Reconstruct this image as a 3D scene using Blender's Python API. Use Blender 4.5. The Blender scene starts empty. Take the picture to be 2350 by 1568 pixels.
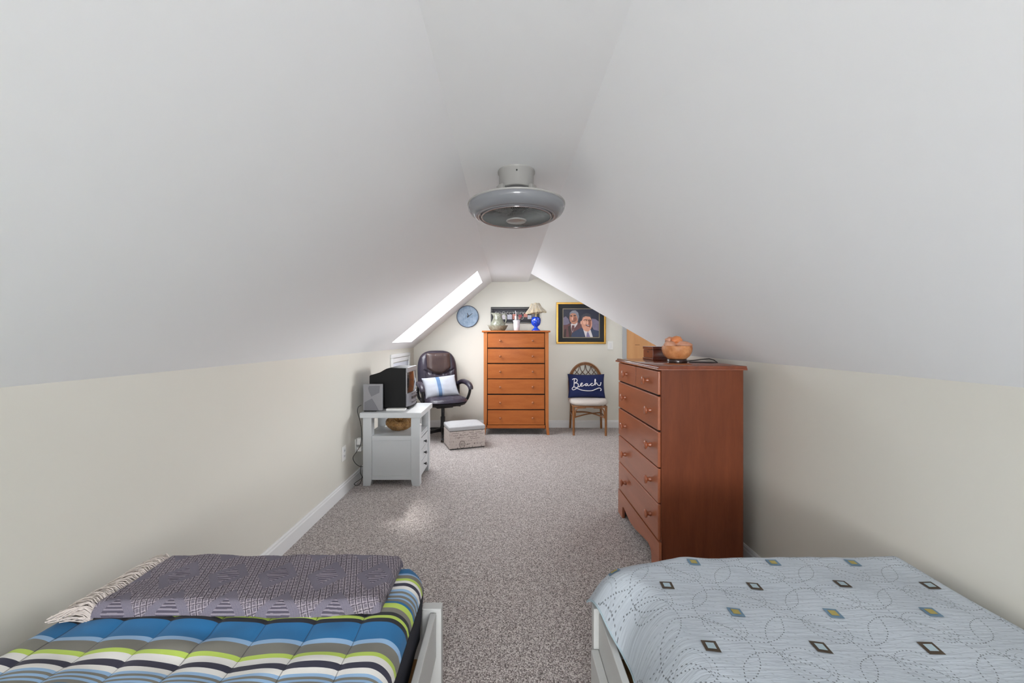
import bpy, bmesh, math, random
from mathutils import Vector, Matrix, noise as mnoise
random.seed(7)
PI = math.pi
SC = bpy.context.scene
COL = SC.collection

# ------------------------------------------------------------------ camera
cam_d = bpy.data.cameras.new('camera')
cam_d.sensor_width = 36.0
cam_d.lens = 36.0 * 914.0 / 2350.0
cam_d.shift_x = 12.0 / 2350.0
cam_d.shift_y = -7.0 / 2350.0
cam_d.clip_start = 0.02
cam = bpy.data.objects.new('camera', cam_d)
cam.location = (0, 0, 1.30)
cam.rotation_euler = (PI / 2, 0, 0)
COL.objects.link(cam)
SC.camera = cam

# ------------------------------------------------------------------ view, sky, daylight, added fill
SC.view_settings.view_transform = 'Standard'
SC.view_settings.look = 'None'
SC.view_settings.exposure = 0.0
SC.view_settings.gamma = 1.0
SC.view_settings.use_curve_mapping = False
SC.cycles.max_bounces = 12
SC.cycles.diffuse_bounces = 8
SC.cycles.use_denoising = True

world = bpy.data.worlds.new('sky')
SC.world = world
world.use_nodes = True
wn = world.node_tree
wn.nodes['Background'].inputs[0].default_value = (0.80, 0.88, 1.0, 1)
wn.nodes['Background'].inputs[1].default_value = 1.0

SLOPE = Vector((1.142, 0, 0.958)).normalized()      # left roof slope, upwards
NOUT = Vector((-0.958, 0, 1.142)).normalized()      # its outward normal

def area(name, loc, direction, sx, sy, watts, col):
    d = bpy.data.lights.new(name, 'AREA')
    d.shape = 'RECTANGLE'
    d.size, d.size_y = sx, sy
    d.energy = watts
    d.color = col
    o = bpy.data.objects.new(name, d)
    o.location = loc
    o.rotation_euler = Vector(direction).to_track_quat('-Z', 'Z').to_euler()
    COL.objects.link(o)
    return o

SKY_C = Vector((-0.7885, 4.80, 1.6455))
area('skylight_daylight', SKY_C + NOUT * 0.42, -NOUT, 0.95, 1.25, 68, (0.95, 0.975, 1.0))
area('gable_window_daylight', (0, -3.86, 1.12), (0, 1, 0.50), 1.05, 1.1, 186, (0.97, 0.985, 1.0))  # added fill lamp behind the camera, tilted up to brighten the ceiling
rl = area('recess_window_daylight', (2.90, 4.60, 1.45), (-3.7, -1.75, 0.25), 1.1, 1.0, 28, (0.96, 0.98, 1.0))  # added fill lamp out of view, aimed at the left slope
rl.data.spread = math.radians(80)
sun_d = bpy.data.lights.new('sun', 'SUN')
sun_d.energy = 3.2; sun_d.angle = math.radians(5.0); sun_d.color = (1.0, 0.97, 0.93)
sun = bpy.data.objects.new('sun', sun_d)
sun.rotation_euler = Vector((0.0, -0.695, -0.72)).to_track_quat('-Z', 'Y').to_euler()
sun.location = (0, 9, 8)
COL.objects.link(sun)

# ------------------------------------------------------------------ colour and nodes
def lin(c):
    return tuple((v / 255 / 12.92) if v / 255 <= 0.04045 else ((v / 255 + 0.055) / 1.055) ** 2.4 for v in c)

def rgba(c):
    return (*lin(c), 1)

class NX:
    """small arithmetic on node sockets"""
    def __init__(s, nt, sock): s.nt, s.s = nt, sock
    def _op(s, op, b=None, c=None):
        n = s.nt.nodes.new('ShaderNodeMath'); n.operation = op
        for i, v in enumerate((s, b, c)):
            if v is None: continue
            if isinstance(v, NX): s.nt.links.new(v.s, n.inputs[i])
            else: n.inputs[i].default_value = v
        return NX(s.nt, n.outputs[0])
    def __add__(s, b): return s._op('ADD', b)
    def __sub__(s, b): return s._op('SUBTRACT', b)
    def __mul__(s, b): return s._op('MULTIPLY', b)
    def __truediv__(s, b): return s._op('DIVIDE', b)
    def fract(s): return s._op('FRACT')
    def abs(s): return s._op('ABSOLUTE')
    def sqrt(s): return s._op('SQRT')
    def sin(s): return s._op('SINE')
    def atan2(s, b): return s._op('ARCTAN2', b)
    def lt(s, b): return s._op('LESS_THAN', b)
    def gt(s, b): return s._op('GREATER_THAN', b)
    def max(s, b): return s._op('MAXIMUM', b)
    def min(s, b): return s._op('MINIMUM', b)
    def pow(s, b): return s._op('POWER', b)

def new_mat(name):
    m = bpy.data.materials.new(name); m.use_nodes = True
    nt = m.node_tree
    return m, nt, nt.nodes['Principled BSDF']

def mixc(nt, fac, a, b):
    n = nt.nodes.new('ShaderNodeMix'); n.data_type = 'RGBA'
    for idx, v in ((0, fac), (6, a), (7, b)):
        if isinstance(v, NX): nt.links.new(v.s, n.inputs[idx])
        elif hasattr(v, 'is_linked'): nt.links.new(v, n.inputs[idx])
        else: n.inputs[idx].default_value = v
    return n.outputs[2]

def coords(nt, kind='Object', scale=(1, 1, 1)):
    tc = nt.nodes.new('ShaderNodeTexCoord')
    mp = nt.nodes.new('ShaderNodeMapping')
    mp.inputs['Scale'].default_value = scale
    nt.links.new(tc.outputs[kind], mp.inputs[0])
    return mp.outputs[0]

def noise(nt, vec, scale, detail=3, rough=0.5):
    n = nt.nodes.new('ShaderNodeTexNoise')
    n.inputs['Scale'].default_value = scale
    n.inputs['Detail'].default_value = detail
    n.inputs['Roughness'].default_value = rough
    nt.links.new(vec, n.inputs['Vector'])
    return NX(nt, n.outputs['Fac'])

def add_bump(nt, bsdf, h, strength=0.3, dist=0.002):
    b = nt.nodes.new('ShaderNodeBump')
    b.inputs['Strength'].default_value = strength
    b.inputs['Distance'].default_value = dist
    nt.links.new(h.s, b.inputs['Height'])
    nt.links.new(b.outputs[0], bsdf.inputs['Normal'])

def ramp(nt, fac, stops, interp='LINEAR'):
    r = nt.nodes.new('ShaderNodeValToRGB')
    r.color_ramp.interpolation = interp
    el = r.color_ramp.elements
    while len(el) > 1: el.remove(el[-1])
    el[0].position, el[0].color = stops[0][0], stops[0][1]
    for p, c in stops[1:]:
        e = el.new(p); e.color = c
    nt.links.new(fac.s if isinstance(fac, NX) else fac, r.inputs[0])
    return r.outputs[0]

def plain(name, col, rough=0.5, metal=0.0, var=0.06, nscale=8, bump=0.0, bscale=60, coat=0.0, spec=0.5):
    m, nt, b = new_mat(name)
    v = coords(nt)
    n = noise(nt, v, nscale)
    c = lin(col)
    lo = (*[x * (1 - var) for x in c], 1); hi = (*[min(1, x * (1 + var)) for x in c], 1)
    nt.links.new(mixc(nt, n, lo, hi), b.inputs['Base Color'])
    b.inputs['Roughness'].default_value = rough
    b.inputs['Metallic'].default_value = metal
    b.inputs['Coat Weight'].default_value = coat
    b.inputs['Coat Roughness'].default_value = 0.12
    b.inputs['Specular IOR Level'].default_value = spec
    if bump: add_bump(nt, b, noise(nt, v, bscale, 4), bump, 0.003)
    return m

def wood(name, c1, c2, stretch=(1, 1, 12), rough=0.35, coat=0.2, scale=4, spec=0.5):
    m, nt, b = new_mat(name)
    v = coords(nt, 'Object', stretch)
    n1 = noise(nt, v, scale, 5, 0.6)
    n2 = noise(nt, v, scale * 7, 3, 0.6)
    f = n1 * 0.7 + n2 * 0.3
    col = ramp(nt, f, [(0.3, rgba(c1)), (0.7, rgba(c2))])
    nt.links.new(col, b.inputs['Base Color'])
    b.inputs['Roughness'].default_value = rough
    b.inputs['Coat Weight'].default_value = coat
    b.inputs['Coat Roughness'].default_value = 0.15
    b.inputs['Specular IOR Level'].default_value = spec
    add_bump(nt, b, n2, 0.05, 0.001)
    return m

M = {}
M['ceiling'] = plain('ceiling_paint', (244, 245, 247), 0.75, var=0.01, nscale=2, bump=0.03, bscale=220)
M['wall'] = plain('cream_wall_paint', (219, 217, 208), 0.36, var=0.012, nscale=1.5, bump=0.04, bscale=260, spec=0.4)
M['trim'] = plain('white_trim_paint', (224, 225, 226), 0.38, var=0.01)
M['casing'] = plain('grey_casing_paint', (178, 180, 183), 0.4, var=0.02)  # even grey, darker than the white trim
M['white_bed'] = plain('white_bed_paint', (198, 199, 197), 0.4, var=0.02)
M['stand'] = plain('pale_grey_stand_paint', (196, 200, 203), 0.38, var=0.02)
M['black_plastic'] = plain('black_plastic', (14, 14, 15), 0.55, var=0.1, spec=0.25)
M['chair_plastic'] = plain('chair_black_plastic', (20, 20, 22), 0.42, var=0.1)
M['silver'] = plain('silver_plastic', (138, 138, 142), 0.4, metal=0.25, var=0.04)
M['silver_dark'] = plain('grey_plastic', (112, 112, 118), 0.45, metal=0.2, var=0.04)
M['dark'] = plain('dark_gap', (22, 14, 10), 0.8)
M['white_plastic'] = plain('white_plastic', (232, 232, 230), 0.35, var=0.01)
M['slot'] = plain('dark_slot', (40, 40, 42), 0.5)
M['wire'] = plain('black_cable', (28, 28, 28), 0.5)
M['knob_black'] = plain('black_knob', (40, 40, 42), 0.35, metal=0.3)
M['red_wood'] = wood('red_brown_wood', (98, 48, 26), (120, 62, 36), (6, 6, 0.7), 0.5, 0.05, 3, 0.3)  # darker copy of the drawer wood, side panel shade put into the colour
M['red_wood_drawer'] = wood('red_brown_drawer_wood', (152, 86, 56), (172, 102, 70), (6, 0.7, 6), 0.34, 0.35, 3)  # lighter copy of the side wood, skylight on the fronts put into the colour
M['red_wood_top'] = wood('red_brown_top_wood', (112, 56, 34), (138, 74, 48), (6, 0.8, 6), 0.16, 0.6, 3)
M['orange_wood'] = wood('honey_wood', (152, 80, 32), (172, 98, 44), (1.2, 6, 8), 0.55, 0.02, 3, 0.22)
M['orange_post'] = wood('honey_post_wood', (164, 94, 44), (182, 112, 58), (8, 8, 0.8), 0.5, 0.05, 3, 0.25)
M['orange_knob'] = wood('honey_knob_wood', (140, 78, 42), (164, 100, 58), (3, 3, 3), 0.28, 0.4, 6)
M['door_wood'] = wood('door_veneer', (206, 150, 98), (218, 164, 112), (8, 8, 0.6), 0.42, 0.1, 2)
M['box_wood'] = wood('dark_red_box_wood', (84, 38, 26), (112, 58, 44), (2, 8, 8), 0.2, 0.6, 3)
M['slat_wood'] = wood('pine_slat_wood', (158, 116, 66), (186, 142, 90), (1, 8, 8), 0.6, 0.0, 3)
M['rattan'] = wood('rattan_cane', (112, 70, 36), (160, 106, 60), (12, 12, 4), 0.35, 0.3, 6)
M['rattan_dark'] = wood('rattan_binding', (70, 44, 26), (104, 66, 38), (20, 20, 20), 0.45, 0.1, 6)
M['gold'] = plain('gold_frame', (196, 152, 74), 0.3, metal=0.75, var=0.1, nscale=20)
M['black_frame'] = plain('black_frame', (22, 22, 24), 0.3, var=0.1)
M['mat_black'] = plain('black_mat_board', (30, 33, 36), 0.7, var=0.1)
M['liner'] = plain('picture_liner', (150, 138, 116), 0.5)
M['navy_lining'] = plain('navy_lining', (12, 17, 34), 0.8, var=0.15, nscale=30, bump=0.2, bscale=90)
M['mattress'] = plain('mattress_ticking', (205, 205, 202), 0.9, bump=0.1)
M['fringe'] = plain('cream_fringe', (206, 196, 190), 0.95, var=0.1)
M['navy_pillow'] = plain('navy_pillow_cloth', (20, 31, 78), 0.9, var=0.12, nscale=60, bump=0.35, bscale=300)
M['rope'] = plain('white_rope', (226, 222, 224), 0.9, bump=0.3, bscale=300)
M['seat_cloth'] = plain('oatmeal_seat_cloth', (198, 190, 184), 0.95, var=0.16, nscale=120, bump=0.4, bscale=300)
M['salt_dark'] = plain('lamp_base_wood', (48, 30, 24), 0.25, coat=0.4)
M['blue_glaze'] = plain('cobalt_glaze', (18, 70, 200), 0.12, var=0.35, nscale=30, coat=0.6)
M['straw'] = plain('straw_shade', (196, 180, 150), 0.85, var=0.35, nscale=40, bump=0.5, bscale=90)
M['straw_light'] = plain('pale_straw', (208, 200, 186), 0.85, var=0.3, nscale=50)
M['cream_stem'] = plain('cream_stem', (214, 196, 150), 0.4)
M['cup_white'] = plain('pearl_cup', (214, 210, 216), 0.18, var=0.05, coat=0.4)
M['glass_screen'] = plain('crt_glass', (46, 42, 40), 0.06, var=0.02, coat=0.5, spec=0.9)
M['chrome'] = plain('brushed_metal', (170, 170, 172), 0.3, metal=0.9)
M['shade'] = plain('window_blind', (205, 209, 220), 0.6, var=0.01)
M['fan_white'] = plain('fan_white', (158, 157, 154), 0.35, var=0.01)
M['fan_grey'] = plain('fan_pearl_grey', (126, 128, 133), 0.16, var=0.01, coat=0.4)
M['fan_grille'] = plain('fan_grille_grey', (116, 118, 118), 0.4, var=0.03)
M['fan_dark'] = plain('fan_interior', (58, 58, 60), 0.6)

# carpet: speckled loop pile
def carpet_mat():
    m, nt, b = new_mat('speckled_carpet')
    v = coords(nt)
    wb = noise(nt, v, 90, 2)
    cmb = nt.nodes.new('ShaderNodeVectorMath'); cmb.operation = 'ADD'
    sc_ = nt.nodes.new('ShaderNodeVectorMath'); sc_.operation = 'SCALE'; sc_.inputs['Scale'].default_value = 0.006
    nz_ = nt.nodes.new('ShaderNodeTexNoise'); nz_.inputs['Scale'].default_value = 120
    nt.links.new(v, nz_.inputs['Vector']); nt.links.new(nz_.outputs['Color'], sc_.inputs[0])
    nt.links.new(v, cmb.inputs[0]); nt.links.new(sc_.outputs[0], cmb.inputs[1])
    vo = nt.nodes.new('ShaderNodeTexVoronoi'); vo.inputs['Scale'].default_value = 175
    vo.feature = 'SMOOTH_F1'; vo.inputs['Smoothness'].default_value = 0.35
    nt.links.new(cmb.outputs[0], vo.inputs['Vector'])
    sep = nt.nodes.new('ShaderNodeSeparateColor'); nt.links.new(vo.outputs['Color'], sep.inputs[0])
    r = NX(nt, sep.outputs[0])
    n = noise(nt, v, 230, 3, 0.75)
    dd = NX(nt, vo.outputs['Distance'])
    f = r * 0.30 + n * 0.55 - dd * 0.55 + 0.33
    col = ramp(nt, f, [(0.20, rgba((84, 73, 70))), (0.38, rgba((144, 134, 131))), (0.54, rgba((196, 188, 185))), (0.78, rgba((240, 235, 231)))])
    # faint dark thread lines of the woven rows
    nt.links.new(col, b.inputs['Base Color'])
    b.inputs['Roughness'].default_value = 0.95
    b.inputs['Sheen Weight'].default_value = 0.15
    d = NX(nt, vo.outputs['Distance'])
    add_bump(nt, b, (d * -1.0) + n * 0.5, 0.8, 0.006)
    return m
M['carpet'] = carpet_mat()

def leather_mat(name, c1, c2):
    m, nt, b = new_mat(name)
    v = coords(nt)
    n = noise(nt, v, 5, 3)
    nt.links.new(ramp(nt, n, [(0.35, rgba(c1)), (0.65, rgba(c2))]), b.inputs['Base Color'])
    b.inputs['Roughness'].default_value = 0.34
    wr = noise(nt, coords(nt, 'Object', (9, 9, 2)), 5, 3)
    gr = noise(nt, v, 240, 2)
    add_bump(nt, b, wr * 1.0 + gr * 0.03, 0.22, 0.02)
    return m
M['leather'] = leather_mat('aubergine_leather', (40, 36, 50), (54, 46, 56))
M['leather_brown'] = leather_mat('worn_brown_leather', (58, 44, 44), (74, 58, 54))

def speckle_ceramic():
    m, nt, b = new_mat('speckled_stoneware')
    v = coords(nt)
    n = noise(nt, v, 60, 5, 0.8); n2 = noise(nt, v, 9, 2)
    col = ramp(nt, n * 0.7 + n2 * 0.3, [(0.35, rgba((84, 82, 70))), (0.5, rgba((138, 140, 124))), (0.65, rgba((182, 184, 172)))])
    nt.links.new(col, b.inputs['Base Color'])
    b.inputs['Roughness'].default_value = 0.18; b.inputs['Coat Weight'].default_value = 0.4
    return m
M['stoneware'] = speckle_ceramic()

def salt_mat(name, c1, c2, emit=0.0):
    m, nt, b = new_mat(name)
    v = coords(nt)
    n = noise(nt, v, 14, 5, 0.7)
    nt.links.new(ramp(nt, n, [(0.3, rgba(c1)), (0.7, rgba(c2))]), b.inputs['Base Color'])
    b.inputs['Roughness'].default_value = 0.45
    b.inputs['Subsurface Weight'].default_value = 0.25
    b.inputs['Subsurface Radius'].default_value = (0.03, 0.012, 0.006)
    add_bump(nt, b, noise(nt, v, 60, 4, 0.7), 0.25, 0.004)
    return m
M['salt_bowl'] = salt_mat('salt_bowl', (172, 100, 44), (226, 166, 116))
M['salt_orange'] = salt_mat('orange_salt', (206, 120, 66), (226, 150, 100))
M['salt_pink'] = salt_mat('pink_salt', (190, 132, 104), (214, 166, 140))

def clock_mat():
    m, nt, b = new_mat('blue_clock_face')
    v = coords(nt)
    n = noise(nt, v, 9, 5, 0.7); n2 = noise(nt, coords(nt, 'Object', (1, 1, 0.4)), 40, 4, 0.7)
    nt.links.new(ramp(nt, n * 0.6 + n2 * 0.4, [(0.35, rgba((104, 134, 166))), (0.5, rgba((140, 164, 190))), (0.66, rgba((172, 192, 212)))]), b.inputs['Base Color'])
    b.inputs['Roughness'].default_value = 0.4
    return m
M['clock_face'] = clock_mat()

def wicker_mat():
    m, nt, b = new_mat('brown_open_weave')
    v = coords(nt)
    vo = nt.nodes.new('ShaderNodeTexVoronoi'); vo.inputs['Scale'].default_value = 190
    nt.links.new(v, vo.inputs['Vector'])
    n = noise(nt, v, 24, 5, 0.8)
    d = NX(nt, vo.outputs['Distance'])
    f = d * 0.7 + n * 0.5
    nt.links.new(ramp(nt, f, [(0.3, rgba((64, 38, 14))), (0.5, rgba((128, 84, 40))), (0.78, rgba((196, 152, 92)))]), b.inputs['Base Color'])
    b.inputs['Roughness'].default_value = 0.35
    add_bump(nt, b, f, 0.9, 0.012)
    return m
M['wicker'] = wicker_mat()

def ottoman_mat():
    m, nt, b = new_mat('script_print_linen')
    v = coords(nt)
    base = noise(nt, v, 200, 2, 0.6)
    n1 = noise(nt, coords(nt, 'Object', (26, 26, 9)), 3.2, 5, 0.75)
    lines = NX(nt, nt.nodes.new('ShaderNodeSeparateXYZ').outputs[2])
    sp = lines.s.node; nt.links.new(v, sp.inputs[0])
    row = ((NX(nt, sp.outputs[2]) * 26.0).fract() - 0.5).abs().lt(0.30)
    ink = n1.gt(0.57) * row
    patch = noise(nt, v, 7, 2).gt(0.44)
    ink = ink * patch
    c0 = mixc(nt, base, rgba((176, 164, 158)), rgba((208, 198, 192)))
    col = mixc(nt, ink * 0.75, c0, rgba((78, 64, 60)))
    nt.links.new(col, b.inputs['Base Color'])
    b.inputs['Roughness'].default_value = 0.95
    add_bump(nt, b, base, 0.3, 0.002)
    return m
M['ottoman'] = ottoman_mat()
M['ottoman_lid'] = plain('linen_lid', (172, 172, 174), 0.95, var=0.12, nscale=70, bump=0.3, bscale=250)
M['ottoman_ink'] = plain('postmark_ink', (84, 70, 68), 0.9)

def chair_pillow_mat():
    m, nt, b = new_mat('white_striped_pillow')
    tc = nt.nodes.new('ShaderNodeTexCoord')
    sp = nt.nodes.new('ShaderNodeSeparateXYZ'); nt.links.new(tc.outputs['Object'], sp.inputs[0])
    x = NX(nt, sp.outputs[0])
    wide = (x + 0.03).abs().lt(0.024)
    thin = ((x + 0.03).abs() - 0.040).abs().lt(0.0035)
    n = noise(nt, tc.outputs['Object'], 160, 2)
    base = mixc(nt, n, rgba((150, 152, 162)), rgba((172, 174, 181)))
    col = mixc(nt, wide, base, rgba((86, 112, 146)))
    col = mixc(nt, thin, col, rgba((146, 166, 190)))
    nt.links.new(col, b.inputs['Base Color'])
    b.inputs['Roughness'].default_value = 0.9
    add_bump(nt, b, n, 0.2, 0.002)
    return m
M['chair_pillow'] = chair_pillow_mat()

def uvxy(nt):
    uv = nt.nodes.new('ShaderNodeUVMap'); uv.uv_map = 'UVMap'
    sp = nt.nodes.new('ShaderNodeSeparateXYZ'); nt.links.new(uv.outputs[0], sp.inputs[0])
    return NX(nt, sp.outputs[0]), NX(nt, sp.outputs[1]), uv.outputs[0]

BLUE, LB, GRY, GRN, WHT, NVY, BLK = (28, 106, 158), (146, 180, 214), (122, 120, 112), (184, 208, 92), (226, 224, 220), (46, 46, 66), (30, 32, 42)
def stripe_mat():
    m, nt, b = new_mat('striped_comforter_cloth')
    x, y, uv = uvxy(nt)
    one = [(BLUE, .052), (LB, .014), (GRY, .0305), (GRN, .0125), (WHT, .0173), (NVY, .0169), (WHT, .0128), (LB, .008),
           (GRY, .0065), (LB, .0065), (GRY, .0065), (LB, .0065), (GRY, .010), (BLUE, .010), (GRN, .018), (GRY, .016), (BLK, .013), (GRN, .012), (BLK, .014)]
    far = [(BLUE, .09), (LB, .010), (GRY, .021), (GRN, .012), (WHT, .0114), (NVY, .0136), (WHT, .013), (LB, .011), (GRY, .008), (LB, .010), (GRY, .011), (LB, .008), (GRY, .012),
           (BLUE, .010), (GRN, .020), (GRY, .017), (BLK, .014), (GRN, .011), (BLK, .014)]
    # distance from the foot edge, y = 1.361 ... downwards
    tot_far = sum(w for _, w in far); tot = sum(w for _, w in one)
    s = (y * -1.0) + (x * -0.023) + 1.351
    def cramp(seq, total, fac):
        p = 0; st = []
        for c, w in seq:
            st.append((p / total, rgba(c))); p += w
        return ramp(nt, fac, st, 'CONSTANT')
    cf = cramp(far, tot_far, s / tot_far)
    cn = cramp(one, tot, ((s - tot_far) / tot).fract())
    col = mixc(nt, s.gt(tot_far), cf, cn)
    n = noise(nt, uv, 12, 3)
    # seams between the channels, their crease shade darkened into the colour
    seam = (((x + 0.380) / 0.127 + 0.5).fract() - 0.5).abs().lt(0.010)
    col = mixc(nt, seam * 0.55, col, (0.01, 0.012, 0.02, 1))
    nt.links.new(col, b.inputs['Base Color'])
    b.inputs['Roughness'].default_value = 0.85
    b.inputs['Sheen Weight'].default_value = 0.1
    add_bump(nt, b, noise(nt, uv, 500, 2) * 0.1 + n * 0.4, 0.3, 0.006)
    return m
M['stripe'] = stripe_mat()

TP, TQ, TX0, TY0 = 0.147, 0.145, -0.905, 1.045      # throw lattice
def throw_mat():
    m, nt, b = new_mat('charcoal_woven_throw')
    x, y, uv = uvxy(nt)
    def cell(x, y, ox, oy):
        dx = (((x - ox) / TP + 0.5).fract() - 0.5).abs() * 1.5
        dy = (((y - oy) / (2 * TQ) + 0.5).fract() - 0.5).abs() * 2.5
        return dx + dy
    d = cell(x, y, TX0, TY0).min(cell(x, y, TX0 + TP / 2, TY0 + TQ))
    waffle = d.gt(0.62); ribs = d.lt(0.34)
    gx = (((x + y * 0.35) / 0.0165).fract() - 0.5).abs()
    gy = (((y - x * 0.25) / 0.0150).fract() - 0.5).abs()
    dark = gx.gt(0.43).max(gy.gt(0.455))
    wv = noise(nt, uv, 160, 2)
    light = ((gx - 0.32).abs().lt(0.07).max((gy - 0.33).abs().lt(0.075))) * (wv * 1.6 - 0.1).min(1.0)
    rib = ((y / 0.0085).fract() - 0.5).abs()
    fine = ((x / 0.0042).fract() - 0.5).abs()
    nz = noise(nt, uv, 420, 3, 0.7)
    plainc = mixc(nt, nz * 0.65 + fine * 0.7, rgba((78, 74, 90)), rgba((142, 136, 148)))
    wcol = mixc(nt, light, mixc(nt, nz, rgba((78, 72, 84)), rgba((134, 126, 136))), rgba((172, 163, 170)))
    wcol = mixc(nt, dark * 0.8, wcol, rgba((58, 53, 63)))
    rcol = mixc(nt, rib.gt(0.27), rgba((76, 72, 86)), rgba((156, 148, 158)))
    rcol = mixc(nt, nz * 0.6, rcol, rgba((96, 90, 102)))
    col = mixc(nt, waffle, plainc, wcol)
    col = mixc(nt, ribs, col, rcol)
    nt.links.new(col, b.inputs['Base Color'])
    b.inputs['Roughness'].default_value = 0.95
    h = waffle * (light * 1.0 - dark * 1.0) + ribs * rib + nz * 0.4
    add_bump(nt, b, h, 0.7, 0.004)
    return m
M['throw'] = throw_mat()

QP, QR, QX0, QY0 = 0.2555, 0.118, 0.467, 1.161       # quilt lattice
def quilt_mat():
    m, nt, b = new_mat('pale_blue_stitched_quilt')
    x, y, uv = uvxy(nt)
    def local(ox, oy):
        dx = (((x - ox) / QP + 0.5).fract() - 0.5) * QP
        dy = (((y - oy) / (2 * QR) + 0.5).fract() - 0.5) * (2 * QR)
        return dx, dy
    nz = noise(nt, uv, 30, 2)
    marks = None
    faint = None
    for ox, oy in ((QX0, QY0), (QX0 - 0.1225, QY0 - QR)):
        dx, dy = local(ox, oy)
        r = (dx * dx + dy * dy).sqrt() + (nz - 0.5) * 0.006
        ang = dy.atan2(dx)
        ring = (r - 0.103).abs().lt(0.0012) * ((ang * (66 / 6.2832)).fract()).lt(0.42)
        dx2, dy2 = local(ox - 0.058, oy - 0.05)
        r2 = (dx2 * dx2 + dy2 * dy2).sqrt()
        a2 = dy2.atan2(dx2)
        ring2 = (r2 - 0.049).abs().lt(0.0012) * ((a2 * (36 / 6.2832)).fract()).lt(0.38)
        # a straight dotted line through the ring
        ln = (dx2 * 0.5 + dy2 * 0.866).abs().lt(0.0014) * r2.lt(0.085) * ((dx2 / 0.0072).fract()).lt(0.36)
        mk = ring.max(ring2).max(ln)
        marks = mk if marks is None else marks.max(mk)
        ring3 = (r2 - 0.037).abs().lt(0.0007)
        dx3, dy3 = local(ox + 0.055, oy - 0.055)
        dots = ((((dx3 * 0.6 + dy3 * 0.8) / 0.022).fract() - 0.5).abs().lt(0.055)) * ((((dx3 * 0.8 - dy3 * 0.6) / 0.014).fract() - 0.5).abs().lt(0.16)) * (dx3 * dx3 + dy3 * dy3).sqrt().lt(0.055)
        faint = ring3.max(dots) if faint is None else faint.max(ring3.max(dots))
    base = mixc(nt, noise(nt, uv, 9, 3), rgba((174, 183, 192)), rgba((190, 198, 206)))
    col = mixc(nt, faint * 0.32, base, rgba((108, 112, 118)))
    col = mixc(nt, marks * 0.75, col, rgba((66, 66, 70)))
    nt.links.new(col, b.inputs['Base Color'])
    b.inputs['Roughness'].default_value = 0.9
    wv = noise(nt, coords(nt, 'UV', (14, 90, 1)), 1.0, 3, 0.6)
    add_bump(nt, b, wv * 1.0 - marks * 0.8, 0.4, 0.006)
    return m
M['quilt'] = quilt_mat()
M['patch_brown'] = plain('brown_patch', (74, 62, 50), 0.9, var=0.2, nscale=90)
M['patch_blue'] = plain('blue_patch', (104, 132, 154), 0.9, var=0.15, nscale=90)
M['patch_olive'] = plain('olive_patch', (166, 152, 88), 0.9, var=0.15, nscale=90)
M['patch_pale'] = plain('pale_patch', (164, 182, 190), 0.9, var=0.1, nscale=90)

def clear_glass():
    m, nt, b = new_mat('window_glass')
    out = nt.nodes['Material Output']
    tr = nt.nodes.new('ShaderNodeBsdfTransparent'); gl = nt.nodes.new('ShaderNodeBsdfGlossy')
    gl.inputs['Roughness'].default_value = 0.02
    mx = nt.nodes.new('ShaderNodeMixShader'); mx.inputs[0].default_value = 0.06
    nt.links.new(tr.outputs[0], mx.inputs[1]); nt.links.new(gl.outputs[0], mx.inputs[2])
    nt.links.new(mx.outputs[0], out.inputs[0])
    return m
M['glass'] = clear_glass()

# ------------------------------------------------------------------ mesh builder
ROOT = {}     # object name -> world matrix of its thing

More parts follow.
